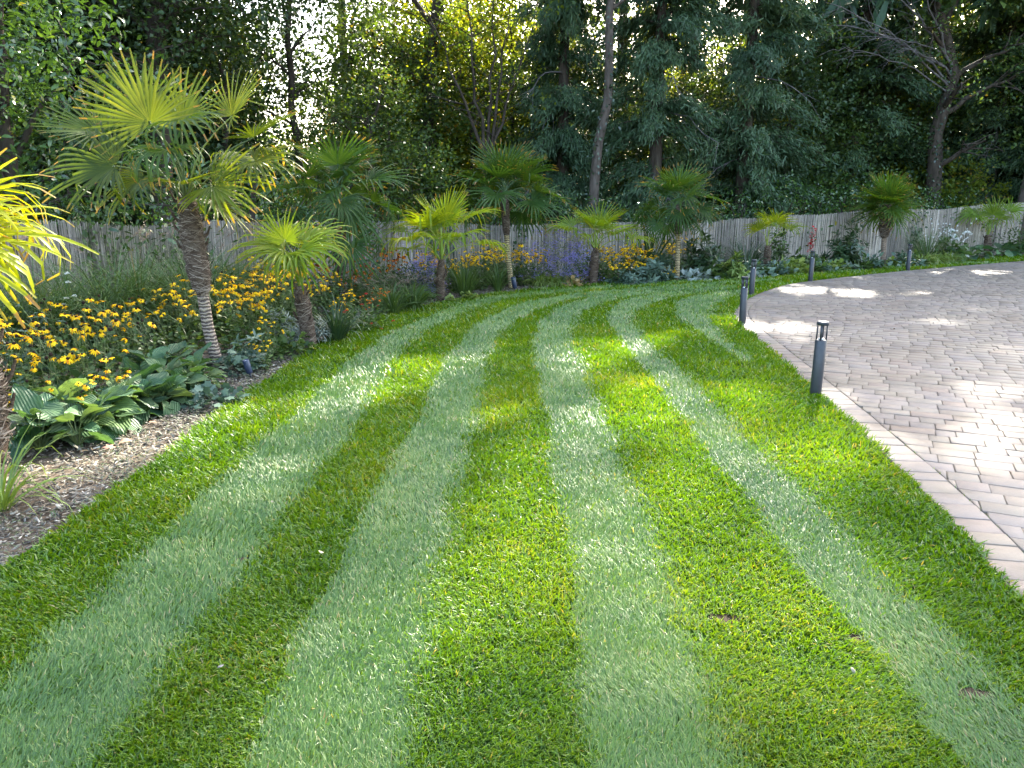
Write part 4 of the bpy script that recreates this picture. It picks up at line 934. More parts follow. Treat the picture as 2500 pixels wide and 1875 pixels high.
plant_out([flower_plant('rudbeckia', 'golden rudbeckia clump in front of the reed fence by the straw ringed palm', 'flower', 'far rudbeckias by the straw ringed palm', 270 + i, .86, .26, 13, bare=.12, leafm=ML_green) for i in range(3)],
          [(1035, 715, .95), (1060, 712), (1110, 712, .8), (1140, 706), (1165, 705), (1180, 702), (1210, 696), (1235, 690), (1265, 694), (1290, 694), (1310, 692), (1195, 688)], rp, (.85, 1.05))
plant_out([flower_plant('rudbeckia', 'orange gold rudbeckia mound between the small lime palm and the phormium', 'flower', 'rudbeckia mound right of the small lime palm', 280 + i, .80, .34, 20, bare=.04, leafm=ML_green) for i in range(3)],
          [(1485, 690), (1505, 686), (1530, 684), (1555, 682), (1580, 682, .95), (1500, 694, .7), (1560, 690, .6), (1628, 686, .42), (1640, 684, .4), (1640, 668), (1660, 664)], rp, (.85, 1.0))

def grass_clump(name, label, cat, group, seed, n=160, L=0.6, w=0.006, arch=1.0, base_r=0.06, mat=None, plumes=0, up=1.15, plume_len=.12, plume_h=1.0):
    rng = RNG(seed); t = thing(name, label, cat, group=group); mb = MB(); F = np.linspace(0, 1, 6)
    def arc(k, l, e0, ar):
        a = rng.uniform(0, 6.28); b = V(math.cos(a), math.sin(a), 0) * base_r * math.sqrt(rng.random()); pts = [b]; e = e0
        for q in range(5):
            e -= ar * (0.10 + .12 * q); pts.append(pts[-1] + (V(math.cos(a), math.sin(a), 0) * math.cos(e) + V(0, 0, 1) * math.sin(e)) * l / 5)
        return np.array(pts), a
    for k in range(n):
        l = L * rng.uniform(.55, 1.1); P, a = arc(k, l, rng.normal(up, .22), arch * rng.uniform(.5, 1.4)); s = V(-math.sin(a), math.cos(a), 0); s = nrm(s + V(0, 0, rng.normal(0, .3)))
        ww = w * rng.uniform(.7, 1.2) * np.array([.6, 1, 1, .85, .55, .08])[:, None]
        mb.add(np.stack([P - s * ww, P + s * ww], 1).reshape(-1, 3), [[2 * i, 2 * i + 1, 2 * i + 3, 2 * i + 2] for i in range(5)], float(np.clip(rng.normal(.5, .22), 0, 1)), F[1:])
    o = link('blades', mb.mesh('blades', mat or ML_straw), parent=t, kind='stuff')
    for k in range(plumes):
        P, a = arc(k, L * plume_h * rng.uniform(.9, 1.15), 1.35, arch * .5); pb = MB(); pb.tube(P, .0015, 3, .6, cap=False)
        m_ = 46; f = rng.random(m_); tip = nrm(P[-1] - P[-2]); c = P[-1] + tip * (f * plume_len)[:, None] - tip * plume_len * .2
        d = nrm(rng.normal(0, 1, (m_, 3)) + tip * 1.6); leaf_add(pb, THIN, c, d, rng.normal(0, 1, (m_, 3)), rng.uniform(.02, .045, m_) * (plume_len / .12) ** .6, rng.random(m_))
        link('plume', pb.mesh('plume', MF_plume), parent=t)
    return t
def spot(t, px, py, s=1.0, rz=0.0, z=-0.025, back=None):
    p = G(px, py); o = place(t, True, (p[0], p[1], z), rz, s); return o
# fountain grasses and strap leaves
GB = 'tall arching fountain grasses by the fence behind the tall palm'
LBG = 'tall arching green fountain grass against the reed fence behind the rudbeckias'
plant_out([grass_clump('fountain_grass', LBG, 'ornamental grass', GB, 300 + i, 520, 1.35, .0062, 1.0, .18, plumes=4, up=1.2, plume_len=.2, plume_h=1.05) for i in range(3)],
          [(190, 850), (285, 835), (350, 815), (420, 790), (100, 870), (520, 775), (590, 755), (-60, 900), (480, 800)], rp, (.9, 1.12))
plant_out([grass_clump('fountain_grass', 'low fountain grass with pale feathery plumes at the bed edge', 'ornamental grass', 'feathery fountain grasses left of the lime palm', 310 + i, 220, .55, .0045, 1.1, .1, plumes=9, up=1.2, plume_len=.11) for i in range(2)],
          [(985, 745), (1010, 738), (945, 752), (930, 742)], rp)
spot(grass_clump('strap_leaf_clump', 'dark green strap leaved clump beside the short yellow palm trunk', 'plant', None, 321, 130, .62, .010, .9, .09, ML_dark, up=1.35), 822, 832, 1.0)
spot(grass_clump('strap_leaf_clump', 'upright strap leaved clump at the bed edge before the feathery grasses', 'plant', None, 322, 110, .55, .009, .8, .08, ML_green, up=1.35), 960, 766, 1.0)
spot(grass_clump('strap_leaf_clump', 'broad strap leaved clump leaning towards the lime palm trunk', 'plant', None, 323, 110, .62, .012, 1.0, .09, ML_green, up=1.2), 1010, 755, 1.0)
spot(grass_clump('strap_leaf_clump', 'upright strap leaved clump below rudbeckias right of the lime palm trunk', 'plant', None, 324, 130, .75, .010, .5, .12, ML_green, up=1.4), 1135, 722, 1.0)
spot(grass_clump('strap_leaf_clump', 'narrow upright strap leaved clump left of the straw ringed palm', 'plant', None, 325, 70, .65, .009, .5, .07, ML_green, up=1.42), 1215, 711, 1.0)
plant_out([grass_clump('golden_grass', 'low yellow green arching grass mound at the lawn edge below the asters', 'ornamental grass', 'yellow green grass mounds below the asters', 330 + i, 190, .42, .008, 1.3, .08, ML_lime, up=1.15) for i in range(2)],
          [(1318, 697), (1350, 696), (1378, 695)], rp)
plant_out([grass_clump('golden_grass', 'low yellow green grass mound on the far lawn strip beyond the bollard', 'ornamental grass', 'yellow green grass mounds beyond the far bollard', 335 + i, 220, .52, .010, 1.2, .14, ML_lime, up=1.15) for i in range(2)],
          [(2250, 646), (2285, 643), (2315, 641)], rp)
spot(grass_clump('phormium', 'dark bronze green phormium with stiff upright sword leaves against the fence', 'plant', None, 341, 46, 1.35, .030, .22, .16, ML_dark, up=1.30), 1578, 672, 1.0)
spot(grass_clump('fountain_grass', 'airy dark green grass clump against the fence left of the dark stub palm', 'ornamental grass', None, 342, 260, 1.2, .006, .8, .22, ML_dark, up=1.2), 1822, 662, 1.0)
spot(grass_clump('fountain_grass', 'tall airy grass clump against the fence right of the sturdy palm', 'ornamental grass', None, 343, 200, 1.35, .006, .6, .18, ML_straw, plumes=5, up=1.25), 2262, 636, 1.0)
spot(grass_clump('daylily_clump', 'long arching pale strap leaves spilling over the mulch by the yellow palm', 'plant', None, 344, 60, .62, .0065, 1.0, .05, ML_lime, up=.95), 0, 1235, 1.0)
spot(grass_clump('strap_leaf_clump', 'broad sword leaves behind the tall palm trunk by the fence', 'plant', None, 345, 30, 1.0, .026, .6, .12, ML_green, up=1.2), 540, 770, 1.0)

# hostas with big leaves, each leaf its own part
def hosta_leaf(seed):
    rng = RNG(seed); mb = MB(); nu, nv = 7, 8; w = rng.uniform(.36, .46); ph = rng.uniform(0, 6, 3); cupv = rng.uniform(.1, .5); bend = rng.uniform(.3, 1.0)
    v = []
    for j in range(nv):
        f = j / (nv - 1); ww = w * (max(math.sin(math.pi * min(f * .93 + .07, 1) ** .72), 0) ** .75) * (1 if j else .45)
        if j == nv - 1: ww = .01
        for i in range(nu):
            u = i / (nu - 1) * 2 - 1; x = u * ww; heart = -.16 * abs(u) ** 1.5 * (1 - f) ** 3
            z = cupv * x * x * 1.6 - bend * .38 * f * f + .06 * abs(u) ** 2 * math.sin(f * 9 + ph[0] + u * 2) + .02 * math.sin(5 * u + ph[1]) - (.025 if abs(u) < .2 else 0)
            v.append((x, f + heart, z + .02 * math.sin(7 * f + ph[2])))
    mb.add(v, [[j * nu + i, j * nu + i + 1, (j + 1) * nu + i + 1, (j + 1) * nu + i] for j in range(nv - 1) for i in range(nu - 1)], float(rng.random()))
    return mb.mesh('hosta_leaf', ML_hosta, True)
ML_hosta = leafmat('hosta_leaf', [(0, (0.040, 0.082, 0.040)), (.6, (0.057, 0.107, 0.048)), (1, (0.088, 0.142, 0.057))], .28, tint=(1.4, 1.45, .5), rough=.46, spec=.24, nscale=3.0, objcol=True)
nt = ML_hosta.node_tree; pn_ = [n for n in nt.nodes if n.type == 'BSDF_PRINCIPLED'][0]; tc_ = nt.nodes.new('ShaderNodeTexCoord'); wv_ = nt.nodes.new('ShaderNodeTexWave'); wv_.bands_direction = 'X'; wv_.inputs['Scale'].default_value = 3.6; wv_.inputs['Distortion'].default_value = 0.8; nt.links.new(tc_.outputs['Object'], wv_.inputs['Vector']); nt.links.new(bump(nt, wv_.outputs["Fac"], .35, .03), pn_.inputs['Normal'])
HL = [hosta_leaf(400 + i) for i in range(8)]
def hosta(label, group, seed, n=17, s=.24, loc=(0, 0, 0)):
    rng = RNG(seed); t = thing('hosta', label, 'plant', loc, group=group); st = MB()
    for k in range(n):
        f = (k + .5) / n; a = k * 2.4 + rng.normal(0, .3); r = s * (.25 + .65 * f) ; z = s * (1.05 - .75 * f) * rng.uniform(.8, 1.15)
        p = V(math.cos(a) * r * .75, math.sin(a) * r * .75, z + .02); el = R_(38 - 62 * f + rng.normal(0, 14)); an = a + rng.normal(0, .5)
        fw = V(math.cos(an) * math.cos(el), math.sin(an) * math.cos(el), math.sin(el)); up = nrm(V(0, 0, 1) + rng.normal(0, .32, 3))
        fr = frames(fw[None], up[None])[0]; ls = s * rng.uniform(.72, 1.12)
        o = link('leaf', HL[int(rng.integers(len(HL)))], parent=t, mat_local=m4(fr, p, ls)); g = rng.uniform(.85, 1.3); o.color = (g * rng.uniform(.8, 1.15), g, g * rng.uniform(.85, 1.2), 1)
        st.tube(np.array([[0, 0, 0], p * .6 + V(0, 0, .02), p + fw * .01]), [.006, .005, .004], 4, .5, cap=False)
    link('stalks', st.mesh('stalks', M_stem), parent=t, kind='stuff')
    return t
LH = 'blue green hosta with big wavy heart shaped leaves on the mulch before the rudbeckias'
for i, (px, py, s, n) in enumerate([(95, 1095, .25, 17), (190, 1085, .22, 15), (160, 1040, .25, 17), (255, 1050, .24, 17), (300, 1020, .24, 17), (330, 985, .24, 17), (390, 1000, .22, 15), (410, 960, .23, 17), (370, 935, .24, 17), (450, 965, .2, 15), (480, 935, .21, 15), (440, 920, .23, 16), (505, 955, .16, 12), (130, 1070, .2, 15), (225, 1065, .2, 15), (275, 1035, .2, 15), (350, 1010, .2, 15), (350, 960, .2, 15), (425, 985, .18, 14), (470, 955, .18, 14)]):
    p = G(px, py); hosta(LH, 'hostas along the mulch', (420 if i < 13 else 900) + i, n, s * .9, (p[0], p[1], -.02))
for i, (px, py) in enumerate([(2335, 638), (2362, 635), (2390, 632), (2440, 628), (2465, 626), (2488, 624)]):
    p = G(px, py); hosta('low blue green hosta on the far lawn strip by the pale small palm', 'far hostas', 440 + i, 12, .30, (p[0], p[1], -.02))

def mound(name, label, cat, group, seed, h=.3, r=.3, n=260, tmpl=OVAL, size=.07, mat=None, flowers=None, whorl=0, up=.3, flat=1.0):
    """leafy mound: leaves over and inside a dome; whorl > 0 puts them in star clusters on shoot tips"""
    rng = RNG(seed); t = thing(name, label, cat, group=group); mb = MB()
    def dome(k, inner=.55):
        a = rng.uniform(0, 6.28, k); ct = rng.random(k) ** .8; rr = rng.uniform(inner, 1.0, k) * (1 + .18 * np.sin(3 * a + seed)) * (1 + .12 * np.sin(5 * a + ct * 4))
        st_ = np.sqrt(1 - ct * ct); return np.stack([np.cos(a) * st_ * r * rr, np.sin(a) * st_ * r * rr, ct * h * rr + .01], 1), np.stack([np.cos(a) * st_, np.sin(a) * st_, ct], 1)
    if whorl:
        c, nr_ = dome(max(4, n // whorl), .45); sm = MB()
        for q, m_ in zip(c, nr_):
            ax = nrm(m_ + V(0, 0, .5) + rng.normal(0, .2, 3)); x = nrm(np.cross(ax, V(.3, 1, .1))); y = np.cross(ax, x)
            k = whorl; a = np.arange(k) * 2.4; tilt = rng.normal(.25, .25, k)
            d = np.cos(a)[:, None] * x + np.sin(a)[:, None] * y; d = d * np.cos(tilt)[:, None] + ax * np.sin(tilt)[:, None]
            leaf_add(mb, tmpl, q + ax * np.linspace(-.6, 0, k)[:, None] * size, d, np.tile(ax, (k, 1)) + rng.normal(0, .1, (k, 3)), size * rng.uniform(.75, 1.15, k), np.clip(rng.normal(.5, .2) + rng.normal(0, .15, k), 0, 1))
            sm.tube(np.array([[q[0] * .1, q[1] * .1, -.02], q * .55 + V(0, 0, .02), q]), [.006, .004, .003], 4, .4, cap=False)
        link('stems', sm.mesh('stems', M_stem), parent=t, kind='stuff')
    else:
        p, nr_ = dome(n, .35); d = nrm(nr_ * V(1, 1, .4) + rng.normal(0, .45, (n, 3)) + V(0, 0, -.1))
        leaf_add(mb, tmpl, p, d, nrm(nr_ * .6 + V(0, 0, up + .6) + rng.normal(0, .35, (n, 3))), size * rng.uniform(.6, 1.2, n), rng.random(n))
    link('foliage', mb.mesh('foliage', mat or ML_green), parent=t)
    if flowers:
        fm, nf, fs, kind = flowers
        if kind == 'heads':
            for k in range(nf):
                q, m_ = dome(1, 1.0); q = q[0] * V(.9, .9, 1.15); fb = MB(); k2 = 60; v = nrm(rng.normal(0, 1, (k2, 3))); v[:, 2] = np.abs(v[:, 2]) * .7
                leaf_add(fb, RHOMB, v * fs * .8, nrm(v + rng.normal(0, .8, (k2, 3))), v, fs * rng.uniform(.35, .6, k2), rng.random(k2))
                link('flower_head', fb.mesh('flower_head', fm), parent=t, loc=q)
        else:
            fb = MB(); cl, _ = dome(max(3, nf // 16), 1.0); idx = rng.integers(len(cl), size=nf); q = cl[idx] * V(1, 1, 1.08) + rng.normal(0, fs * 2.2, (nf, 3)) * V(1, 1, .8)
            for k in range(5):
                a = k * 1.2566; d = np.tile(V(math.cos(a), math.sin(a), .15), (nf, 1)) + rng.normal(0, .25, (nf, 3)); leaf_add(fb, RHOMB, q, d, np.tile(V(0, -.4, 1), (nf, 1)), fs * rng.uniform(.8, 1.2, nf), rng.random(nf))
            link('blossom', fb.mesh('blossom', fm), parent=t, kind='stuff')
    return t
plant_out([mound('aster', 'violet aster clump covered in small daisies left of the lime palm trunk', 'flower', 'violet asters left of the lime palm', 500 + i, .72, .30, 420, LANCE, .055, ML_green, (MF_pur, 520, .024, 'mass')) for i in range(2)], [(1025, 722), (1055, 724, .9)], rp)
plant_out([mound('aster', 'violet aster clump covered in small daisies beside the small lime palm', 'flower', 'violet asters beside the small lime palm', 505 + i, .82, .28, 420, LANCE, .06, ML_green, (MF_pur, 400, .024, 'mass')) for i in range(3)], [(1290, 694, .8), (1330, 692, 1.05), (1365, 690, 1.1), (1400, 692, .9), (1425, 690, 1.1), (1385, 696, .6)], rp)
spot(mound('spider_plant', 'silvery star leaved plant wrapped round the short yellow palm foot', 'plant', None, 510, .34, .30, 520, THIN, .15, ML_silver, whorl=14), 742, 838, 1.0)
spot(mound('spider_plant', 'small silvery star leaved plant behind the star leaved one', 'plant', None, 511, .34, .24, 300, THIN, .14, ML_silver, whorl=14), 690, 812, 1.0)
spot(mound('hellebore', 'small grey leaved plant beside the blue spike light', 'plant', None, 512, .34, .14, 200, LANCE, .09, ML_blue, whorl=8), 607, 897, 1.0)
spot(mound('geranium', 'light green lobed leaf mound at the bed edge before the yellow palm', 'plant', None, 513, .22, .30, 190, LOBED, .085, ML_green), 705, 862, 1.0)
spot(mound('geranium', 'lobed leaf mound beside the foot of the tall ringed palm', 'plant', None, 514, .24, .26, 150, LOBED, .085, ML_blue), 575, 905, 1.0)
spot(mound('geranium', 'sprawling lobed leaves between the hostas and the mulch', 'plant', None, 515, .14, .26, 130, LOBED, .075, ML_blue), 520, 985, 1.0)
spot(mound('leafy_shrub', 'dark rounded bush with a few red flowers at the bed edge', 'shrub', None, 516, .36, .36, 620, LANCE, .075, ML_green, (MF_red, 12, .02, 'heads')), 885, 806, 1.0)
plant_out([mound('white_phlox', 'white flowered phlox clump in the rudbeckias near the yellow palm', 'flower', 'white phlox near the yellow palm', 517 + i, .80, .2, 260, LANCE, .07, ML_green, (MF_wht, 9, .028, 'heads')) for i in range(2)], [(640, 760), (705, 752), (180, 880, .8)], rp)
plant_out([mound('red_persicaria', 'dark red flower spikes behind the near rudbeckias', 'flower', None, 519, .6, .2, 200, LANCE, .07, ML_dark, (MF_red, 8, .02, 'heads'))], [(325, 845)], rp)
spot(mound('lime_heuchera', 'small pale lime heuchera right of the lime palm at the lawn edge', 'plant', None, 520, .13, .17, 90, LOBED, .075, ML_lime), 1148, 731, 1.0)
spot(mound('lime_heuchera', 'tiny pale lime heuchera against the lime palm trunk foot', 'plant', None, 521, .12, .12, 60, LOBED, .07, ML_lime), 1098, 737, 1.0)
spot(mound('peach_heuchera', 'low peach and lime heuchera at the lawn edge by the small lime palm', 'plant', None, 522, .14, .28, 130, LOBED, .09, leafmat('leaf_peach', [(0, (0.22, 0.18, 0.06)), (1, (0.42, 0.28, 0.14))], .3)), 1398, 697, 1.0)
plant_out([mound('euphorbia', 'glaucous star leaved euphorbia below the rudbeckia mound', 'plant', 'glaucous euphorbias right of the rudbeckia mound', 523 + i, .42, .38, 460, LANCE, .15, ML_blue, whorl=11) for i in range(2)], [(1535, 694, .8), (1590, 688, 1.1), (1610, 684, 1.1), (1560, 692, .7)], rp)
spot(mound('euphorbia', 'pale green star leaved euphorbia beside the ringed skirt palm', 'plant', None, 526, .62, .30, 420, LANCE, .20, ML_lime, whorl=12), 1790, 681, .9)
spot(mound('rhododendron', 'dark leaved rhododendron right of the palm with the hanging skirt', 'shrub', None, 527, .95, .55, 700, LANCE, .19, ML_dark, whorl=9), 1715, 676, 1.0)
spot(mound('rhododendron', 'round dark glossy rhododendron against the fence left of the sturdy palm', 'shrub', None, 528, 1.0, .62, 900, LANCE, .18, ML_dark, whorl=9), 2062, 656, 1.0)
spot(mound('climbing_shrub', 'narrow green climber on the fence beside the dark stub palm', 'shrub', None, 529, 1.25, .26, 520, OVAL, .10, ML_green), 1897, 658, 1.0)
spot(mound('blue_hosta', 'low silvery blue leaves at the foot of the palm with the hanging skirt', 'plant', None, 530, .18, .42, 130, OVAL, .16, ML_silver), 1695, 684, 1.0)
plant_out([mound('lime_fern', 'pale lime leafy mound edging the far lawn strip', 'plant', 'pale lime mounds on the far lawn strip', 531 + i, .26, .42, 190, LOBED if i else LANCE, .15, ML_lime) for i in range(2)], [(1905, 668), (1935, 666), (2020, 660), (2045, 659, .8), (2148, 652, .5), (2190, 650, .7), (1925, 670, .8)], rp)
plant_out([mound('green_perennial', 'soft green leafy mound edging the far lawn strip', 'plant', 'soft green mounds on the far lawn strip', 534 + i, .34, .45, 230, (LOBED, OVAL)[i], .14, (ML_green, ML_blue)[i]) for i in range(2)],
          [(1760, 680), (1830, 675), (1860, 673, .7), (1890, 671), (1975, 664), (2000, 663, .8), (2090, 657), (2115, 655), (2130, 654, .7), (2210, 650), (2230, 648, .8), (1745, 672), (1965, 656)], rp)
spot(mound('hydrangea', 'white headed hydrangea shrub against the fence before the pale small palm', 'shrub', None, 538, .72, .55, 420, OVAL, .14, ML_green, (MF_wht, 9, .075, 'heads')), 2318, 636, 1.0)
spot(mound('leafy_shrub', 'dark green bush with one white flower head beyond the pale small palm', 'shrub', None, 539, 1.0, .6, 620, LANCE, .13, ML_green, (MF_wht, 2, .08, 'heads')), 2480, 624, 1.0)
plant_out([mound('border_perennial', 'leafy green perennial filling the deep border near the fence', 'plant', 'leafy fillers near the fence', 541 + i, .6, .4, 380, (OVAL, LANCE, LANCE)[i], (.085, .1, .075)[i], (ML_green, ML_dark, ML_blue)[i]) for i in range(3)],
          [(250, 860), (340, 845), (60, 900), (450, 810), (500, 790), (620, 755), (700, 740), (760, 735), (870, 722), (950, 712), (1000, 706), (900, 712), (1090, 700), (1130, 695), (800, 730, 1.1), (1180, 690), (1010, 728), (1060, 700), (1240, 684), (1480, 678), (1620, 676), (560, 770), (400, 815), (-60, 940), (1440, 678), (1740, 668), (650, 745, 1.1), (845, 745)], rp)
# red flower spike and gaura
def spike(label, seed, h, mat, n, name, cat):
    rng = RNG(seed); t = thing(name, label, cat); st = MB(); st.tube(np.array([[0, 0, 0], [.02, 0, h * .5], [.06, 0, h]]), [.006, .005, .003], 5, .5)
    link('stem', st.mesh('stem', M_stem), parent=t); fb = MB(); f = rng.uniform(.42, 1.0, n); a = rng.uniform(0, 6.28, n)
    d = np.stack([np.cos(a), np.sin(a), rng.normal(.1, .3, n)], 1); leaf_add(fb, OVAL, np.stack([.06 * f ** 1.5, 0 * f, f * h], 1) + d * .02, d, np.tile(V(0, 0, 1), (n, 1)), rng.uniform(.06, .10, n), rng.random(n)); link('flowers', fb.mesh('flowers', mat), parent=t, kind='stuff')
    lb = MB(); m_ = 26; f = rng.uniform(.03, .4, m_); a = rng.uniform(0, 6.28, m_); leaf_add(lb, LANCE, np.stack([0 * f, 0 * f, f * h], 1), np.stack([np.cos(a), np.sin(a), 0 * a + .4], 1), np.tile(V(0, 0, 1), (m_, 1)), rng.uniform(.1, .16, m_), rng.random(m_)); link('foliage', lb.mesh('foliage', ML_dark), parent=t)
    return t
spot(spike('tall red lobelia flower spike standing against the reed fence', 550, 1.05, MF_red, 90, 'red_lobelia', 'flower'), 1972, 660, 1.0)
def gaura(label, seed, n, h, r):
    rng = RNG(seed); t = thing('gaura', label, 'flower'); st = MB(); fb = MB()
    for k in range(n):
        a = rng.uniform(0, 6.28); e = V(math.cos(a) * r * rng.random(), math.sin(a) * r * rng.random(), h * rng.uniform(.5, 1)); st.tube(np.array([[0, 0, 0], e * V(.4, .4, .55), e]), .002, 3, .5, cap=False)
        for q in range(3):
            c = e * (1 - .12 * q) + rng.normal(0, .02, 3); m_ = 4; a2 = np.arange(m_) * 1.57; leaf_add(fb, RHOMB, np.tile(c, (m_, 1)), np.stack([np.cos(a2), 0 * a2 - .2, np.sin(a2)], 1), np.tile(V(0, -1, .3), (m_, 1)), np.full(m_, .028), rng.random(m_))
    link('stems', st.mesh('stems', M_stem), parent=t, kind='stuff'); link('flowers', fb.mesh('flowers', MF_wht), parent=t, kind='stuff'); return t
spot(gaura('wispy gaura with tiny white flowers scattered against the fence', 551, 22, 1.25, .9), 2300, 634, 1.0)
# ivy trails on the fence
def ivy_on_fence(label, px, py, w, h, n, seed, mat):
    rng = RNG(seed); t = thing('ivy', label, 'climber', G(px, py)); o = G(px, py); d2 = ((FC - o[:2]) ** 2).sum(1); k = d2.argmin(); c = FC[k]; tg = nrm(FC[min(k + 3, len(FC) - 1)] - FC[max(k - 3, 0)]); nn = np.array([tg[1], -tg[0]])
    mb = MB(); st = MB(); P = []
    for q in range(7):
        x = rng.normal(0, w * .3); pts = [np.array([x, 0.0])]
        for s in range(9): pts.append(pts[-1] + np.array([rng.normal(0, w * .09), h / 9 * rng.uniform(.5, 1.4)]))
        pts = np.array(pts); W = np.stack([c[0] + tg[0] * pts[:, 0] + nn[0] * .05 - o[0], c[1] + tg[1] * pts[:, 0] + nn[1] * .05 - o[1], pts[:, 1]], 1); st.tube(W, .004, 3, .3, cap=False); P.append(W)
    P = np.concatenate(P); i = rng.integers(len(P), size=n); pos = P[i] + rng.normal(0, .05, (n, 3)) * V(1, 1, 1); pos[:, :2] += nn * np.abs(rng.normal(.02, .03, n))[:, None]
    dn = np.tile(np.array([nn[0], nn[1], 0]), (n, 1)); leaf_add(mb, OVAL, pos, nrm(rng.normal(0, .7, (n, 3)) + V(0, 0, -.6) + dn * .3), dn + rng.normal(0, .4, (n, 3)), rng.uniform(.05, .10, n), rng.random(n))
    link('foliage', mb.mesh('foliage', mat), parent=t); link('vine', st.mesh('vine', M_stem), parent=t)
ivy_on_fence('ivy trails climbing the fence between two palms', 1120, 676, .7, 1.5, 260, 560, ML_dark)
ivy_on_fence('thin ivy strand on the fence just right of the straw ringed palm', 1275, 668, .25, 1.1, 80, 561, ML_dark)
ivy_on_fence('leafy climber covering the fence right of the dark green palm', 930, 690, .8, 1.0, 220, 562, ML_green)
ivy_on_fence('dark climber on the fence below the lone white flowers', 2235, 632, .6, 1.35, 240, 563, ML_dark)
ivy_on_fence('green creeper spilling over the fence top behind the yellow strap leaves', 330, 790, .9, 1.6, 260, 564, ML_green)
ivy_on_fence('ivy filling the gap between two reed rolls left of the sturdy palm', 2080, 639, .3, 1.5, 160, 565, ML_dark)

# spike spotlights in the bed
M_blue = plain('blue_grey_spotlight', [(0.3, (0.015, 0.025, 0.05)), (0.7, (0.03, 0.045, 0.085))], .4, .5, 20)
def spotlight(label, px, py, s):
    p = G(px, py); t = thing('spike_spotlight', label, 'garden light', p, scale=s); b = MB(); lathe(b, [(0, 0.03), (.026, .03), (.03, .04), (.032, .16), (.029, .165), (.024, .155), (0, .15)], 16); link('lamp_head', b.mesh('lamp_head', M_blue, True), parent=t)
    b = MB(); lathe(b, [(0.0, -.06), (.006, -.02), (.012, .03), (0, .031)], 8); link('spike', b.mesh('spike', M_bol), parent=t)
    b = MB(); lathe(b, [(0.0, .153), (.023, .156)], 16); link('lens', b.mesh('lens', M_led), parent=t); t.rotation_euler = (.12, -.18, 0)
spotlight('dark blue spike spotlight on the mulch near the tall palm foot', 612, 918, 1.0)
spotlight('dark blue spike spotlight against the straw ringed palm foot', 1258, 708, 1.5)

# fallen leaves
def fallen(label, px, py, size, col, seed, z=0.012, star=True):
    rng = RNG(seed); p = G(px, py); mb = MB(); k = 12 if star else 8; c = [(0, 0, .012)]
    for i in range(k):
        a = i * 2 * math.pi / k; r = (1.0 if i % 2 == 0 else .55) if star else (1.0 - .45 * abs(math.sin(a))); c.append((math.cos(a) * r * size, math.sin(a) * r * size, .01 * rng.random() + size * .25 * abs(math.cos(a)) ** 2))
    n = len(c); c += [(x, y, zz - .0012) for x, y, zz in c]
    mb.add(c, [[0, i + 1, (i + 1) % k + 1] for i in range(k)] + [[n, n + (i + 1) % k + 1, n + i + 1] for i in range(k)], .5)
    o = link('fallen_leaf', mb.mesh('fallen_leaf', plain('dry_leaf', [(.3, tuple(np.array(col) * .7)), (.7, col)], .8, .2, 60)), label=label, cat='leaf', loc=(p[0], p[1], z)); o.rotation_euler = (rng.normal(0, .25), rng.normal(0, .25), rng.uniform(0, 6))
fallen('curled pinkish brown leaf on the mulch below the hostas', 305, 1085, .05, (.33, .20, .13), 1)
fallen('smaller reddish brown leaf beside the curled one on the mulch', 268, 1098, .042, (.30, .16, .11), 2)
fallen('brown leaf lying between hosta leaves and the clippings', 372, 1036, .035, (.28, .17, .11), 3)
fallen('small cream leaf on the pale stripe', 665, 1240, .013, (.30, .26, .15), 4, .03, False)
fallen('pale grey leaf scrap on the dark stripe', 543, 1648, .012, (.20, .19, .16), 5, .03, False)
fallen('small tan leaf on the dark stripe', 783, 1365, .014, (.5, .42, .28), 6, .03, False)
fallen('cream leaf scrap on the dark grass by the pale stripe', 2080, 1658, .012, (.22, .20, .14), 7, .03, False)

for k_, (px, py) in enumerate([(2182, 806), (2362, 772), (2335, 905), (2240, 1002)]):
    fallen(('tiny brown leaf on the paving near the tall bollard', 'dry leaf scrap on the middle of the paving', 'small tan leaf on the paving among sun patches', 'little curled leaf near the paving edge course')[k_], px, py, .018, (.16, .10, .06), 30 + k_, .012, False)
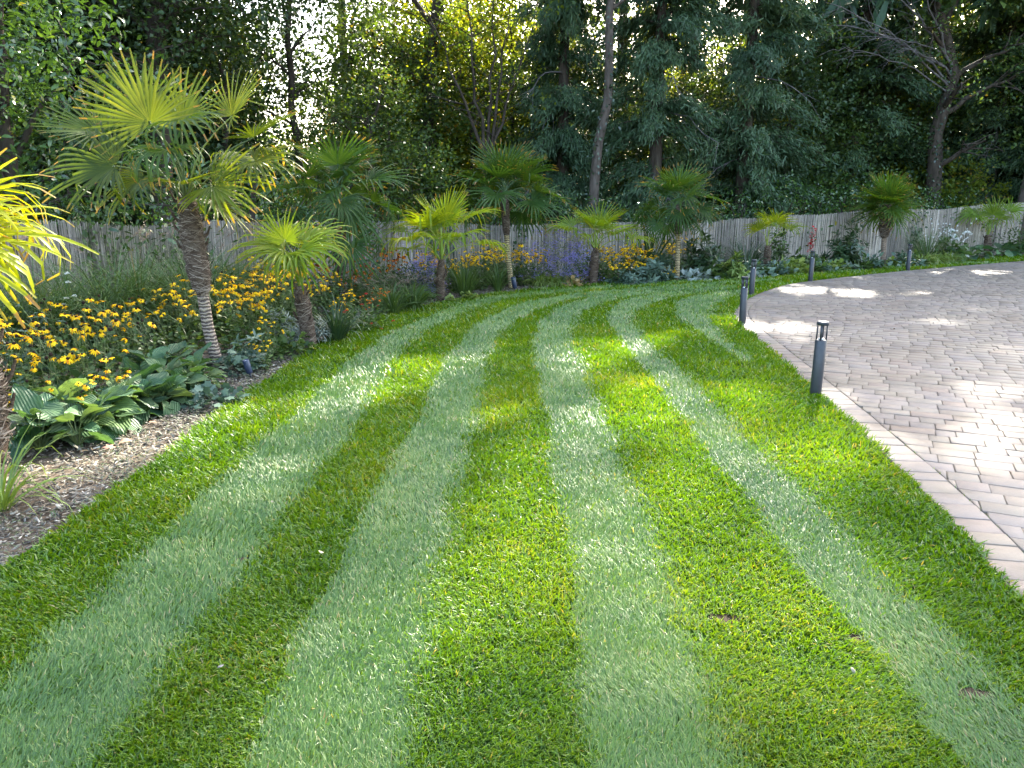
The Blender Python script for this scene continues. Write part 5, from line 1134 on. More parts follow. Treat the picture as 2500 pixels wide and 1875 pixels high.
# ---------------------------------------------------------------- woodland behind the fence
# openings cut in the high canopy so that chosen sun patches reach the lawn, the paving and some plants (ground points seen along the sun's direction)
def to_ground(p):
    p = np.asarray(p, float).reshape(-1, 3); return p[:, :2] - SUN[:2] * (p[:, 2:3] / SUN[2])
LIT = []
for px, py, r in [(1000, 905, .33), (1075, 918, .26), (1235, 880, .34), (1330, 868, .22), (1470, 862, .30), (1425, 905, .26), (1560, 1010, .30), (1545, 1085, .24), (1790, 950, .26),
                  (1900, 960, .20), (1965, 1085, .26), (2065, 1180, .20), (1755, 716, .30), (1765, 792, .40), (1650, 832, .42), (1590, 850, .26), (925, 1000, .22), (1190, 1215, .16),
                  (1195, 1390, .12), (880, 1600, .15), (835, 1700, .22), (900, 1800, .18), (330, 1180, .24), (560, 1085, .26), (650, 1000, .24), (440, 1140, .16), (1950, 1690, .22), (1490, 1800, .13),
                  (1985, 1215, .2), (1130, 985, .2), (1700, 1240, .12), (870, 880, .2), (760, 960, .22), (1210, 760, .4), (2150, 1330, .14), (1330, 1640, .10),
                  (2195, 862, .46), (2110, 850, .26), (2285, 884, .26), (2405, 946, .30), (2300, 790, .42), (2175, 762, .42), (2485, 965, .3), (1965, 712, .5), (2060, 716, .4), (2430, 1010, .16),
                  (1955, 806, .22), (2010, 852, .16), (2380, 760, .4), (2250, 720, .5), (2460, 850, .26), (2490, 1130, .14), (2100, 1000, .12), (2330, 1110, .1), (1150, 1690, .2), (1960, 1640, .26), (850, 1730, .24), (1610, 1300, .2), (2110, 1500, .18), (330, 1320, .2), (1240, 1050, .2), (1640, 980, .25), (700, 1180, .16), (1480, 1420, .12)]:
    LIT.append((*G(px, py)[:2], r * (1.6 if px < 2080 or py > 1150 else .6)))
for q, r in [((-2.75, 4.1, 1.35), .85), ((-3.1, 5.4, .6), .7), ((-2.7, 5.9, .55), .5), ((-3.1, 7.3, 2.75), .68), ((-2.55, 7.2, 2.0), .5), ((-3.7, 7.3, 2.2), .45), ((-3.2, 8.2, .6), .5), ((-4.4, 6.4, .6), .4)] + \
            [(tuple(AT(x, y, yy)), r) for x, y, yy, r in [(720, 590, 8.6, .62), (1080, 490, 12.7, .75), (1455, 535, 15.6, .8), (1870, 560, 17.9, .6), (2412, 530, 23.8, .8), (340, 600, 10.5, .3), (60, 120, 11.3, 1.6), (150, 60, 11.3, 1.2),
                                                          (860, 200, 20.5, 1.5), (940, 240, 20.5, 1.0), (2170, 450, 20.7, .6), (1130, 620, 14.5, .4), (1530, 630, 16, .5), (650, 690, 9.5, .4), (2300, 250, 25, 1.5), (2080, 150, 25, 1.2), (1745, 320, 26.4, 1.3), (1640, 200, 28, 1.5), (1850, 150, 29, 1.6), (2335, 470, 27.6, 1.2), (2150, 150, 31, 1.6), (2010, 250, 30, 1.3), (1740, 470, 24, .8), (1150, 100, 26, 2.0), (1000, 130, 25, 1.6), (1250, 60, 26, 1.5)]]:
    g = to_ground(q)[0]; LIT.append((g[0], g[1], r))
LIT = np.array(LIT)
def carve(pos, rng, jit=.10):
    """leaves that leave the openings free"""
    g = to_ground(pos) + rng.normal(0, jit, (len(pos), 2)) * 1.9; keep = np.ones(len(pos), bool)
    hi_ = np.where(pos[:, 2] > 8.0, .22, .05)
    ru = rng.uniform(.62, 1.32, len(pos))
    for x, y, r in LIT:
        dx = g[:, 0] - x; dy = g[:, 1] - y
        keep &= (dx * dx + (dy * .75) ** 2) > (r * ru + hi_) ** 2
    nz = vnoise(g, .95) * .55 + vnoise(g + 40, .38) * .45
    keep &= (nz < .545) | (rng.random(len(pos)) < .22)
    return keep | (pos[:, 2] < 6.3)

MT_lau = leafmat('laurel_leaf', [(0, (0.029, 0.065, 0.021)), (.6, (0.055, 0.111, 0.029)), (.95, (0.098, 0.163, 0.039)), (1, (0.260, 0.247, 0.052))], .30, tint=(1.5, 1.45, .4), rough=.24, spec=.65)
MT_dark = leafmat('dark_tree_leaf', [(0, (0.022, 0.047, 0.018)), (.6, (0.047, 0.087, 0.031)), (1, (0.085, 0.132, 0.040))], .30, tint=(1.7, 1.5, .35), rough=.40, spec=.4)
MT_mid = leafmat('tree_leaf', [(0, (0.034, 0.069, 0.018)), (.6, (0.066, 0.113, 0.026)), (.92, (0.113, 0.159, 0.037)), (1, (0.225, 0.171, 0.039))], .38, tint=(1.8, 1.6, .35), rough=.42, spec=.35)
MT_yel = leafmat('sunlit_yellow_leaf', [(0, (0.075, 0.120, 0.016)), (.5, (0.125, 0.175, 0.020)), (.88, (0.19, 0.20, 0.024)), (1, (0.26, 0.17, 0.03))], .50, tint=(1.7, 1.5, .4), rough=.5, spec=.25)  # yellow of sunlit, backlit foliage put into the leaf colour
MT_con = leafmat('conifer_spray', [(0, (0.021, 0.050, 0.021)), (.6, (0.048, 0.088, 0.037)), (.93, (0.081, 0.133, 0.053)), (1, (0.290, 0.151, 0.039))], .18, tint=(1.5, 1.5, .6), rough=.5, spec=.3)
MT_ivy = leafmat('ivy_leaf', [(0, (0.014, 0.030, 0.014)), (.7, (0.030, 0.055, 0.022)), (1, (0.06, 0.09, 0.03))], .2, rough=.28, spec=.6)
MT_bark = plain('bark', [(.3, (0.030, 0.024, 0.018)), (.6, (0.065, 0.052, 0.040)), (.8, (0.09, 0.085, 0.06))], .95, .1, 3.5, 1.0, 14, vs=(3, 3, .7))
MT_barkl = plain('pale_bark', [(.3, (0.050, 0.040, 0.030)), (.6, (0.094, 0.076, 0.061)), (.85, (0.137, 0.119, 0.101))], .9, .15, 4, .8, 20, vs=(3, 3, .8))
MT_dead = plain('dead_twig', [(.3, (0.081, 0.071, 0.068)), (.8, (0.161, 0.149, 0.140))], .9, .1, 6)
MT_cut = plain('cut_wood', [(.3, (0.42, 0.30, 0.17)), (.8, (0.55, 0.42, 0.26))], .8, .2, 15)

DENS = 1.7
TREEL = ([(0, 0, 0), (-.36, .48, .10), (0, 1, -.06), (.36, .48, .10)], [(0, 3, 2), (0, 2, 1)])
def leaf_cloud(mb, rng, cen, rad, per, size, tmpl, droop=.35, tone=None, zcut=7.8, big=3.0, carving=True):
    """leaf clusters; the part high above the view uses fewer, larger leaf sprays"""
    n = len(cen); tone = rng.normal(.45, .16, n) if tone is None else tone
    hi = cen[:, 2] > zcut
    for sel, pr, sz in ((~hi, per, size), (hi, max(6, int(per * .36)), size * big)):
        c = cen[sel]; k = len(c)
        if k == 0: continue
        pos = np.repeat(c, pr, 0) + rng.normal(0, 1, (k * pr, 3)) * np.repeat(rad[sel] if hasattr(rad, '__len__') else np.full(k, rad), pr)[:, None] * V(.55, .55, .38)
        tn = np.repeat(tone[sel], pr)
        if carving:
            kp = carve(pos, rng); pos = pos[kp]; tn = tn[kp]
        m_ = len(pos); d = nrm(rng.normal(0, 1, (m_, 3)) * V(1, 1, .7) + V(0, 0, -droop)); up = nrm(rng.normal(0, .55, (m_, 3)) + V(0, 0, 1))
        mb.scatter(tmpl[0], tmpl[1], pos, frames(d, up), sz * rng.uniform(.65, 1.2, m_), np.clip(tn + rng.normal(0, .18, m_), 0, 1))
def lobe_points(rng, lobes, dens, shell=.45):
    out = []
    for c, r in lobes:
        c = np.asarray(c, float); r = np.asarray(r, float); v = 4.19 * r.prod(); n = max(3, int(dens * v)); u = nrm(rng.normal(0, 1, (n, 3))); q = rng.uniform(shell ** 3, 1, n) ** (1 / 3)
        ph = rng.uniform(0, 6, 3); q = q * (1 + .16 * np.sin(u[:, 0] * 5 + ph[0]) * np.sin(u[:, 2] * 6 + ph[1]) + .1 * np.sin(u[:, 1] * 9 + ph[2]))
        out.append(c + u * r * q[:, None])
    return np.concatenate(out)
def limb(mb, rng, a, b, r0, r1, sag=.0, wob=.08, n=7, sides=7):
    a = np.asarray(a, float); b = np.asarray(b, float); f = np.linspace(0, 1, n)[:, None]; L = np.linalg.norm(b - a)
    P = a + (b - a) * f + V(0, 0, 1) * (sag * L * np.sin(f * math.pi)) + np.r_[np.zeros((1, 3)), rng.normal(0, wob * L / n, (n - 1, 3))]
    mb.tube(P, np.linspace(r0, r1, n), sides, .5); return P
def tree(name, label, base, height, trunk, lobes, seed, leafm=MT_mid, size=.10, dens=1.6, per=26, crad=.42, bark=MT_bark, tmpl=None, droop=.3, group=None, cat='tree', shell=.45, limbs=True, tr=.2, twigs=0, ivy=0, zcut=7.8):
    rng = RNG(seed); base = np.asarray(base, float); t = thing(name, label, cat, base, group=group)
    tb = MB(); T = np.asarray(trunk, float); d = np.r_[0, np.cumsum(np.linalg.norm(np.diff(T, axis=0), axis=1))]; q = np.linspace(0, d[-1], 14)
    TP = np.stack([np.interp(q, d, T[:, k]) for k in range(3)], 1) + np.r_[np.zeros((1, 3)), rng.normal(0, .03, (13, 3))]
    rr = tr * (1 - .72 * q / d[-1]); rr[0] *= 1.35; tb.tube(TP - base, rr, 12, .5); link('trunk', tb.mesh('trunk', bark, True), parent=t)
    if limbs:
        for c, r in lobes:
            lb = MB(); c = np.asarray(c, float); z0 = min(max(c[2] - r[2] * .9, base[2] + height * .2), TP[-1][2] * .95); a = np.array([np.interp(z0, TP[:, 2], TP[:, k]) for k in range(3)])
            P = limb(lb, rng, a - base, c + V(0, 0, r[2] * .25) - base, tr * .38, tr * .08, .05)
            for k in range(7):
                i = int(rng.integers(2, len(P))); e = c - base + nrm(rng.normal(0, 1, 3)) * np.asarray(r) * .85; limb(lb, rng, P[i], e, tr * .12, tr * .02, .03, .10, 5, 5)
            link('branch', lb.mesh('branch', bark, True), parent=t)
    mb = MB(); cen = lobe_points(rng, lobes, dens * DENS, shell); leaf_cloud(mb, rng, cen - 0, crad, per, size, tmpl or TREEL, droop, zcut=zcut)
    me = mb.mesh('crown', leafm); me.transform(Matrix.Translation(-Vector(base.tolist()))); link('crown', me, parent=t)
    if ivy:
        ib = MB(); n = ivy; f = rng.random(n) ** 1.3 * .55; c = np.stack([np.interp(f * d[-1], q, TP[:, k]) for k in range(3)], 1); a = rng.uniform(0, 6.28, n); o = np.stack([np.cos(a), np.sin(a), 0 * a], 1)
        p = c + o * (np.interp(f * d[-1], q, rr) + np.abs(rng.normal(.04, .10, n)))[:, None] - base; ib.scatter(OVAL[0], OVAL[1], p, frames(nrm(o * .4 + rng.normal(0, .5, (n, 3)) + V(0, 0, -.6)), o + rng.normal(0, .3, (n, 3))), rng.uniform(.06, .12, n), rng.random(n)); link('ivy', ib.mesh('ivy', MT_ivy), parent=t)
    return t
LOWC = {}
def conifer(name, label, base, height, seed, r=2.6, z0=1.5, n=60, size=.34, group=None, lean=(0, 0), tr=.22, dead=0, spr=26, ztop=None, mat=None):
    """drooping cypress: limbs sweep out and down, flat sprays hang from them"""
    rng = RNG(seed); base = np.asarray(base, float); t = thing(name, label, 'conifer tree', base, group=group)
    top = V(lean[0], lean[1], height); tb = MB(); f = np.linspace(0, 1, 12)[:, None]; tb.tube(f * top, tr * (1 - .85 * f[:, 0]), 10); link('trunk', tb.mesh('trunk', MT_bark, True), parent=t)
    def sprays(mb, bb, zs, spr, sz, rg, carving):
        for z in zs:
            a = rg.uniform(0, 6.28); L = r * (1 - .55 * (z / height)) * rg.uniform(.55, 1.1); o = V(math.cos(a), math.sin(a), 0); c = top * (z / height)
            f = np.linspace(0, 1, 7); P = c + o * (L * f)[:, None] + V(0, 0, 1) * (.16 * L * np.sin(f * 2.0) - .42 * L * f ** 2)[:, None]; bb.tube(P, np.linspace(.035, .006, 7), 5, .5, cap=False)
            m_ = spr; q = rg.uniform(.15, 1.0, m_); p = np.stack([np.interp(q, f, P[:, i]) for i in range(3)], 1) + rg.normal(0, .13, (m_, 3)) * V(1, 1, .6)
            if carving: p = p[carve(p + base, rg)]; m_ = len(p)
            if m_ == 0: continue
            tn = float(rg.normal(.45, .15))
            for s in range(5):
                d = nrm(o * .55 + rg.normal(0, .45, (m_, 3)) + V(0, 0, -.75)); mb.scatter([(-.05, 0, 0), (.05, 0, .02), (.085, .5, .03), (-.095, .45, 0), (0, 1, -.06)], [(0, 1, 2, 3), (3, 2, 4)], p + rg.normal(0, .08, (m_, 3)), frames(d, rg.normal(0, 1, (m_, 3)) + o * 1.2), sz * rg.uniform(.4, 1.0, m_), np.clip(tn + rg.normal(0, .15, m_), 0, .95 if rg.random() > .02 else 1.0))
    vz = 8.5; key = seed % 2
    if key not in LOWC:
        rg = RNG(6200 + key); mb = MB(); bb = MB(); sprays(mb, bb, np.sort(rg.uniform(.9, vz, 64)), 145, .225, rg, False); LOWC[key] = (mb.mesh('foliage', MT_con), bb.mesh('limbs', MT_bark))
    rz = rng.uniform(0, 6.28)
    for me_, nm_, kd_ in ((LOWC[key][0], 'foliage', None), (LOWC[key][1], 'limbs', 'stuff')):
        o_ = link(nm_, me_, parent=t, kind=kd_); o_.rotation_euler = (0, 0, rz); o_.scale = (r / 2.5, r / 2.5, 1.0)
    mb = MB(); bb = MB(); sprays(mb, bb, rng.uniform(vz, height * .97, int(n * .55)), 14, size * 3.4, rng, True)
    link('top_limbs', bb.mesh('top_limbs', MT_bark), parent=t, kind='stuff'); link('top_foliage', mb.mesh('top_foliage', mat or MT_con), parent=t)
    for k in range(dead):
        a = rng.uniform(0, 6.28); z = rng.uniform(1.6, 5.5); db = MB(); o = V(math.cos(a), math.sin(a), 0); c = top * (z / height); P = limb(db, rng, c, c + o * rng.uniform(1.2, 2.4) + V(0, 0, -.9), .025, .006, .12, .1)
        for q in range(6): i = int(rng.integers(2, 7)); limb(db, rng, P[i], P[i] + o * rng.uniform(.2, .7) + rng.normal(0, .3, 3) + V(0, 0, -.4), .008, .002, .05, .1, 4, 4)
        link('dead_branch', db.mesh('dead_branch', MT_dead), parent=t)
    return t
def B(px, y): return V((px - 1250) / FPX * (y * math.cos(PITCH) + CAMH * math.sin(PITCH)), y, -.06)

def where(px, deep=False):
    k = [(300, 'the big cherry laurel'), (620, 'the tall palm crown'), (880, 'the bright sky gap'), (1100, 'the round hawthorn like tree'), (1280, 'the young forked tree'), (1420, 'the dark left cypress'), (1540, 'the slender pale trunk'), (1700, 'the broad drooping cypress'), (1880, 'the blue green cypress'), (2100, 'the round far rhododendron'), (2220, 'the sturdy palm head'), (2400, 'the old leaning tree'), (9999, 'the sawn trunk')]
    return ('far behind ' if deep else 'behind ') + next(n for m_, n in k if px < m_)
# cherry laurel behind the left fence
b = V(-7.0, 10.8, -.06)
tree('laurel_tree', 'big glossy cherry laurel leaning over the fence behind the yellow strap leaved palm', b, 7, [b, b + V(.1, 0, 2), b + V(.2, .1, 5)],
     [((-7.4, 10.6, 4.6), (1.9, 1.6, 2.4)), ((-6.9, 10.4, 2.3), (1.7, 1.2, 1.5)), ((-5.8, 11.6, 1.7), (1.4, 1.1, 1.1)), ((-7.0, 11.5, 6.6), (1.9, 1.5, 1.3)), ((-6.1, 11.3, 3.2), (1.2, 1.0, 1.2)), ((-8.6, 9.2, 3.2), (1.6, 1.5, 2.6))], 600, MT_lau, .135, 4.4, 26, .36, tmpl=LAUREL, droop=.1, zcut=9, tr=.14, shell=.6)
b = V(-4.9, 14.6, -.06)
tree('laurel_tree', 'glossy dark laurel bush behind the fence between the tall palm and the dark palm', b, 3, [b, b + V(0, 0, 1), b + V(.1, .1, 2.2)],
     [((-5.2, 14.3, 1.6), (1.5, 1.0, 1.1)), ((-4.2, 16.2, 1.5), (1.3, 1.0, 1.1)), ((-6.0, 13.2, 1.5), (1.2, .9, 1.0))], 601, MT_lau, .13, 4.2, 24, .36, tmpl=LAUREL, droop=.1, tr=.1, shell=.6)
# dark big tree filling the top over the tall palm
b = B(400, 17.5)
tree('broadleaf_tree', 'large dark broadleaf tree spreading high above the tall palm', b, 15, [b, b + V(.2, .2, 4), b + V(.4, .2, 9), b + V(.5, 0, 13)],
     [((-9.0, 16.5, 5.6), (2.6, 2.0, 1.9)), ((-6.0, 16.8, 6.3), (2.4, 2.0, 1.7)), ((-7.6, 18.5, 8.6), (3.4, 3.0, 2.6)), ((-11, 16.5, 7.5), (2.6, 2.4, 2.6)), ((-4.4, 17.5, 6.9), (1.5, 1.5, 1.2)), ((-7.2, 16.0, 4.2), (1.4, 1.1, .9)), ((-5.5, 18, 11.5), (3.2, 3.0, 2.8)), ((-5.4, 19.5, 7.2), (2.6, 1.5, 1.1)), ((-5.0, 18.5, 6.3), (1.6, 1.2, .8)), ((-6.9, 18.5, 5.1), (1.1, .9, .9))], 602, MT_dark, .12, 2.6, 26, .45, tr=.26, shell=.4)
b = B(560, 20)
tree('broadleaf_tree', 'dark low tree behind the tall palm crown, lower than the spreading one', b, 8, [b, b + V(.1, .1, 2.5), b + V(.2, .1, 5)],
     [((-8.6, 20.0, 3.2), (2.2, 1.6, 1.9)), ((-10.6, 19.0, 3.6), (2.4, 1.6, 2.2)), ((-7.3, 20.5, 2.4), (1.5, 1.3, 1.4))], 603, MT_dark, .12, 2.6, 26, .42, tr=.16)
# slim dark tree against the sky gap
b = B(738, 22)
tree('slim_tree', 'slim dark tree with thin crooked branches against the bright sky gap', b, 14, [b, b + V(.05, 0, 3), b + V(.0, 0, 6), b + V(.25, 0, 11)],
     [((-6.3, 22, 7.2), (1.5, 1.3, 1.1)), ((-5.0, 22, 8.5), (1.8, 1.5, 1.6)), ((-6.6, 22, 10.8), (3.0, 2.4, 2.6)), ((-5.6, 22, 4.7), (.7, .6, .5)), ((-6.9, 22.2, 5.5), (.9, .8, .6)), ((-5.3, 22, 6.1), (1.1, .9, .7)), ((-7.4, 22, 4.2), (.8, .7, .6)), ((-6.0, 22.4, 6.6), (1.6, 1.0, .7))], 604, MT_dark, .10, 1.5, 24, .4, tr=.13)
# hawthorn like round tree
b = B(905, 20.5)
tree('round_tree', 'round leafy hawthorn like tree with a sunlit top behind the dark palm', b, 6, [b, b + V(.1, 0, 1.5), b + V(.1, .1, 3.6)],
     [((-3.7, 20.5, 3.4), (1.7, 1.3, 1.3)), ((-4.2, 20.6, 2.0), (1.6, 1.2, 1.4)), ((-2.6, 20.3, 2.3), (1.3, 1.1, 1.3)), ((-4.8, 20.5, 3.7), (1.0, .9, .8)), ((-3.2, 20.5, 4.4), (.9, .8, .6))], 605, MT_mid, .095, 5.0, 28, .36, tr=.14, shell=.55)
b = B(1050, 25)
tree('ivy_tree', 'dark ivy covered leaning trunk with thin autumn leaves', b, 15, [b, b + V(-.1, 0, 3), b + V(.2, 0, 6), b + V(1.0, 0, 12)],
     [((-2.0, 25, 7.4), (2.0, 1.7, 1.3)), ((-4.0, 25, 8.2), (1.8, 1.6, 1.5)), ((-2.4, 25.5, 11.5), (3.6, 3.0, 3.0)), ((-3.4, 25, 5.6), (1.3, 1.1, .9)), ((-1.6, 25, 5.4), (1.1, 1.0, .8)), ((-4.6, 25, 6.4), (1.2, 1.1, .9))], 606, MT_mid, .11, 1.4, 24, .42, tr=.26, ivy=1500)
b = B(1186, 22)
t = tree('forked_tree', 'young forked tree with slender rising branches and thin sunlit yellow leaves', b, 10, [b, b + V(0, 0, 1.6), b + V(.02, 0, 3.0)],
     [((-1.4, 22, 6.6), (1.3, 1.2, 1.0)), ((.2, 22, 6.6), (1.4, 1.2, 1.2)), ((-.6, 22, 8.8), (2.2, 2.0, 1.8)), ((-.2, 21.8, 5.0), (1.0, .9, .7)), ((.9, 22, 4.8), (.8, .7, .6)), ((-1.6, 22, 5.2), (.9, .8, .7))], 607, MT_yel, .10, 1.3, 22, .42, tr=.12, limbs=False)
rng = RNG(6071)
for e in [(-1.5, .1, 3.8), (-.5, .1, 4.4), (.35, 0, 4.6), (1.2, .1, 3.6), (.7, -.3, 4.2)]:
    lb = MB(); a = V(0.02, 0, 2.9 + rng.uniform(-.4, .1)); P = limb(lb, rng, a, a + V(*e), .055, .012, -.03, .09, 9)
    for k in range(8): i = int(rng.integers(2, 9)); limb(lb, rng, P[i], P[i] + V(rng.normal(0, .7), rng.normal(0, .5), rng.uniform(.2, .9)), .016, .004, .02, .1, 5, 4)
    link('branch', lb.mesh('branch', MT_bark, True), parent=t)
b = B(1440, 21.2)
tree('tall_slender_tree', 'tall slender tree with straight pale brown trunk and ivy round its foot', b, 16, [b, b + V(.1, 0, 2.4), b + V(.35, 0, 5), b + V(.5, 0, 8), b + V(.6, 0, 14)],
     [((2.8, 21.2, 9.0), (2.4, 2.2, 1.6)), ((2.9, 21.5, 12.5), (3.6, 3.2, 2.6)), ((1.6, 21.2, 7.2), (.9, .8, .5)), ((3.7, 21, 6.9), (.8, .8, .5))], 608, MT_mid, .11, 1.5, 22, .42, MT_barkl, tr=.15, ivy=700)
b = B(2265, 27)
t = tree('leaning_tree', 'old leaning tree with thick dark trunk and bare grey limbs at the top', b, 14, [b, b + V(.05, 0, 1.5), AT(2282, 320, 27), AT(2330, 190, 27), AT(2312, 80, 27), AT(2265, -20, 27), b + V(.6, -.2, 12)],
     [((16.6, 26.5, 5.4), (1.6, 1.3, 1.0)), ((15, 27, 9.0), (3.2, 2.8, 2.0)), ((17.5, 27, 11.8), (3.6, 3.2, 3.0)), ((13.2, 26, 6.8), (1.6, 1.4, .8)), ((15.4, 25.8, 3.4), (.9, .7, .8)), ((16.4, 26, 6.4), (1.4, 1.2, .8)), ((14.4, 25.8, 5.2), (.9, .8, .6))], 609, MT_mid, .115, 1.9, 24, .45, tr=.28, ivy=900)
rng = RNG(6091)
for px, py, w in [(2010, 10, 1), (2030, 60, 1), (2090, 40, 1), (2130, 100, .8), (2160, -30, 1.2), (2240, -40, 1.3), (2210, 120, .9), (2060, 120, .8)]:
    lb = MB(); a = AT(2325, 190 + rng.uniform(-60, 60), 27) - b; e = AT(px, py, 25.3) - b; P = limb(lb, rng, a, e, .042 * w, .009, .06, .10, 11)
    for k in range(12): i = int(rng.integers(3, 11)); d_ = nrm(e - a) + rng.normal(0, .55, 3); limb(lb, rng, P[i], P[i] + d_ * rng.uniform(.4, 1.3), .010, .003, .05, .12, 6, 4)
    link('bare_branch', lb.mesh('bare_branch', MT_dead, True), parent=t)
b = B(2478, 25.8)
t = tree('pruned_tree', 'ivy clad trunk with sawn pale branch stubs beside the fence end', b, 15, [b, b + V(.1, 0, 2), b + V(.35, 0, 4.2), b + V(.5, 0, 8), b + V(.4, 0, 12)],
     [((18.6, 25.5, 8.8), (2.8, 2.4, 1.8)), ((18, 26, 12), (3.6, 3.2, 3.0)), ((18.2, 25.6, 4.6), (1.1, .9, .7)), ((19.2, 25.8, 2.6), (1.2, .9, 1.2))], 610, MT_mid, .11, 1.8, 24, .42, MT_barkl, tr=.26, ivy=500)
for dx, z in [(-.45, 4.0), (-.1, 3.3)]:
    sb = MB(); sb.tube(np.array([[.25, -.05, z - .05], [.25 + dx * .6, -.3, z], [.25 + dx, -.42, z + .04]]), [.09, .085, .08], 9, .5, cap=False); o = link('branch_stub', sb.mesh('branch_stub', MT_barkl, True), parent=t)
    cb = MB(); cb.tube(np.array([[.25 + dx, -.42, z + .04], [.25 + dx * 1.02, -.428, z + .042]]), .079, 9); link('cut_face', cb.mesh('cut_face', MT_cut), parent=o)
# conifers
conifer('cypress', 'dark drooping cypress left of the slender pale trunk', B(1370, 23.5), 15, 620, 2.3, 1.2, 80, .34, dead=3)
conifer('cypress', 'broad drooping cypress between the slender pale trunk and the skirt palm', B(1590, 22.8), 16, 621, 2.5, 2.6, 90, .36, dead=5)
conifer('cypress', 'blue green drooping cypress with low hanging sprays behind the stub palm', B(1800, 23.6), 16, 622, 2.7, 1.4, 105, .38, dead=3)
conifer('cypress', 'tall dark cypress left of the old leaning tree', B(2060, 28.5), 17, 623, 3.2, 1.0, 110, .42, dead=2)
conifer('cypress', 'shaggy cypress between the old leaning tree and the sawn trunk', B(2395, 29), 16, 624, 2.8, .8, 100, .42, dead=5)
conifer('cypress', 'far dark cypress beyond the fence end', B(2600, 27), 15, 625, 2.8, .8, 80, .42)
# laurel understorey along the fence
def bush(label, seed, r=(1.5, 1.1, 1.2), n=1.0, mat=MT_lau, size=.13, tm=LAUREL, name='laurel_bush', group=None):
    rng = RNG(seed); t = thing(name, label, 'bush', group=group); mb = MB()
    cen = lobe_points(rng, [((0, 0, r[2] * .85), r), ((r[0] * .6, .1, r[2] * .6), np.array(r) * .65), ((-r[0] * .6, .1, r[2] * .7), np.array(r) * .7), ((r[0] * .1, 0, r[2] * 1.5), np.array(r) * .55)], 5.0 * n, .55)
    leaf_cloud(mb, rng, cen, .34, 24, size, tm, .15, carving=False); link('foliage', mb.mesh('foliage', mat), parent=t); st = MB()
    for k in range(6): limb(st, rng, V(rng.normal(0, .15), rng.normal(0, .15), 0), V(rng.normal(0, r[0] * .6), rng.normal(0, r[1] * .5), r[2] * 1.4), .03, .008, .03, .1, 6, 5)
    link('stems', st.mesh('stems', MT_bark), parent=t, kind='stuff'); return t
LBU = 'glossy dark laurel bush showing over the top of the reed fence'; GBU = 'laurel bushes behind the fence'
protos = [bush(LBU, 640 + i, group=GBU) for i in range(3)]
spots_ = [(1130, 20.2, .85), (1220, 20.4, .9), (1310, 20.2, .8), (1400, 20.0, .9), (1490, 20.4, .8), (1560, 20.4, .7), (1700, 21.0, .8), (1790, 21.2, .95), (1880, 22.2, 1.05), (1960, 23.0, 1.1), (2040, 23.6, 1.1), (2110, 24.0, 1.15), (2190, 24.8, 1.0), (2240, 25.4, 1.05), (2320, 26, .8), (2480, 28, .9), (1000, 19.6, .8), (860, 18.8, .75), (2560, 29, 1.2), (640, 17.6, .8), (740, 18.0, .7)]
for i, (px, y, s) in enumerate(spots_): p = B(px, y); place(protos[i % 3], i < 3, p, rp.uniform(0, 6.28), s * rp.uniform(.95, 1.1), 'glossy dark laurel bush just over the fence top, before ' + where(px)[7:])
# sunlit bushes and trees further back in the wood
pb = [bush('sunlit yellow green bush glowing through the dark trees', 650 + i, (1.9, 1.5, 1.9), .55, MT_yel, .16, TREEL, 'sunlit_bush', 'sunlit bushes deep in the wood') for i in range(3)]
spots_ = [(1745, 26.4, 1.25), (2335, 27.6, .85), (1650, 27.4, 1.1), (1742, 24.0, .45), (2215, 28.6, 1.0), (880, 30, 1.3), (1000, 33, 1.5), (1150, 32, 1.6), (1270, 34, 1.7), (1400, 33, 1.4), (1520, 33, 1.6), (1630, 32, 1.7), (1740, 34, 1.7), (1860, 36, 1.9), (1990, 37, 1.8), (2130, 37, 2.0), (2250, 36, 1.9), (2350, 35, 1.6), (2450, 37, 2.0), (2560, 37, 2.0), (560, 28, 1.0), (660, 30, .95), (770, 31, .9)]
for i, (px, y, s) in enumerate(spots_): p = B(px, y); place(pb[i % 3], i < 3, p, rp.uniform(0, 6.28), s, 'low sunlit yellow green bush glowing ' + where(px, y > 29.5))
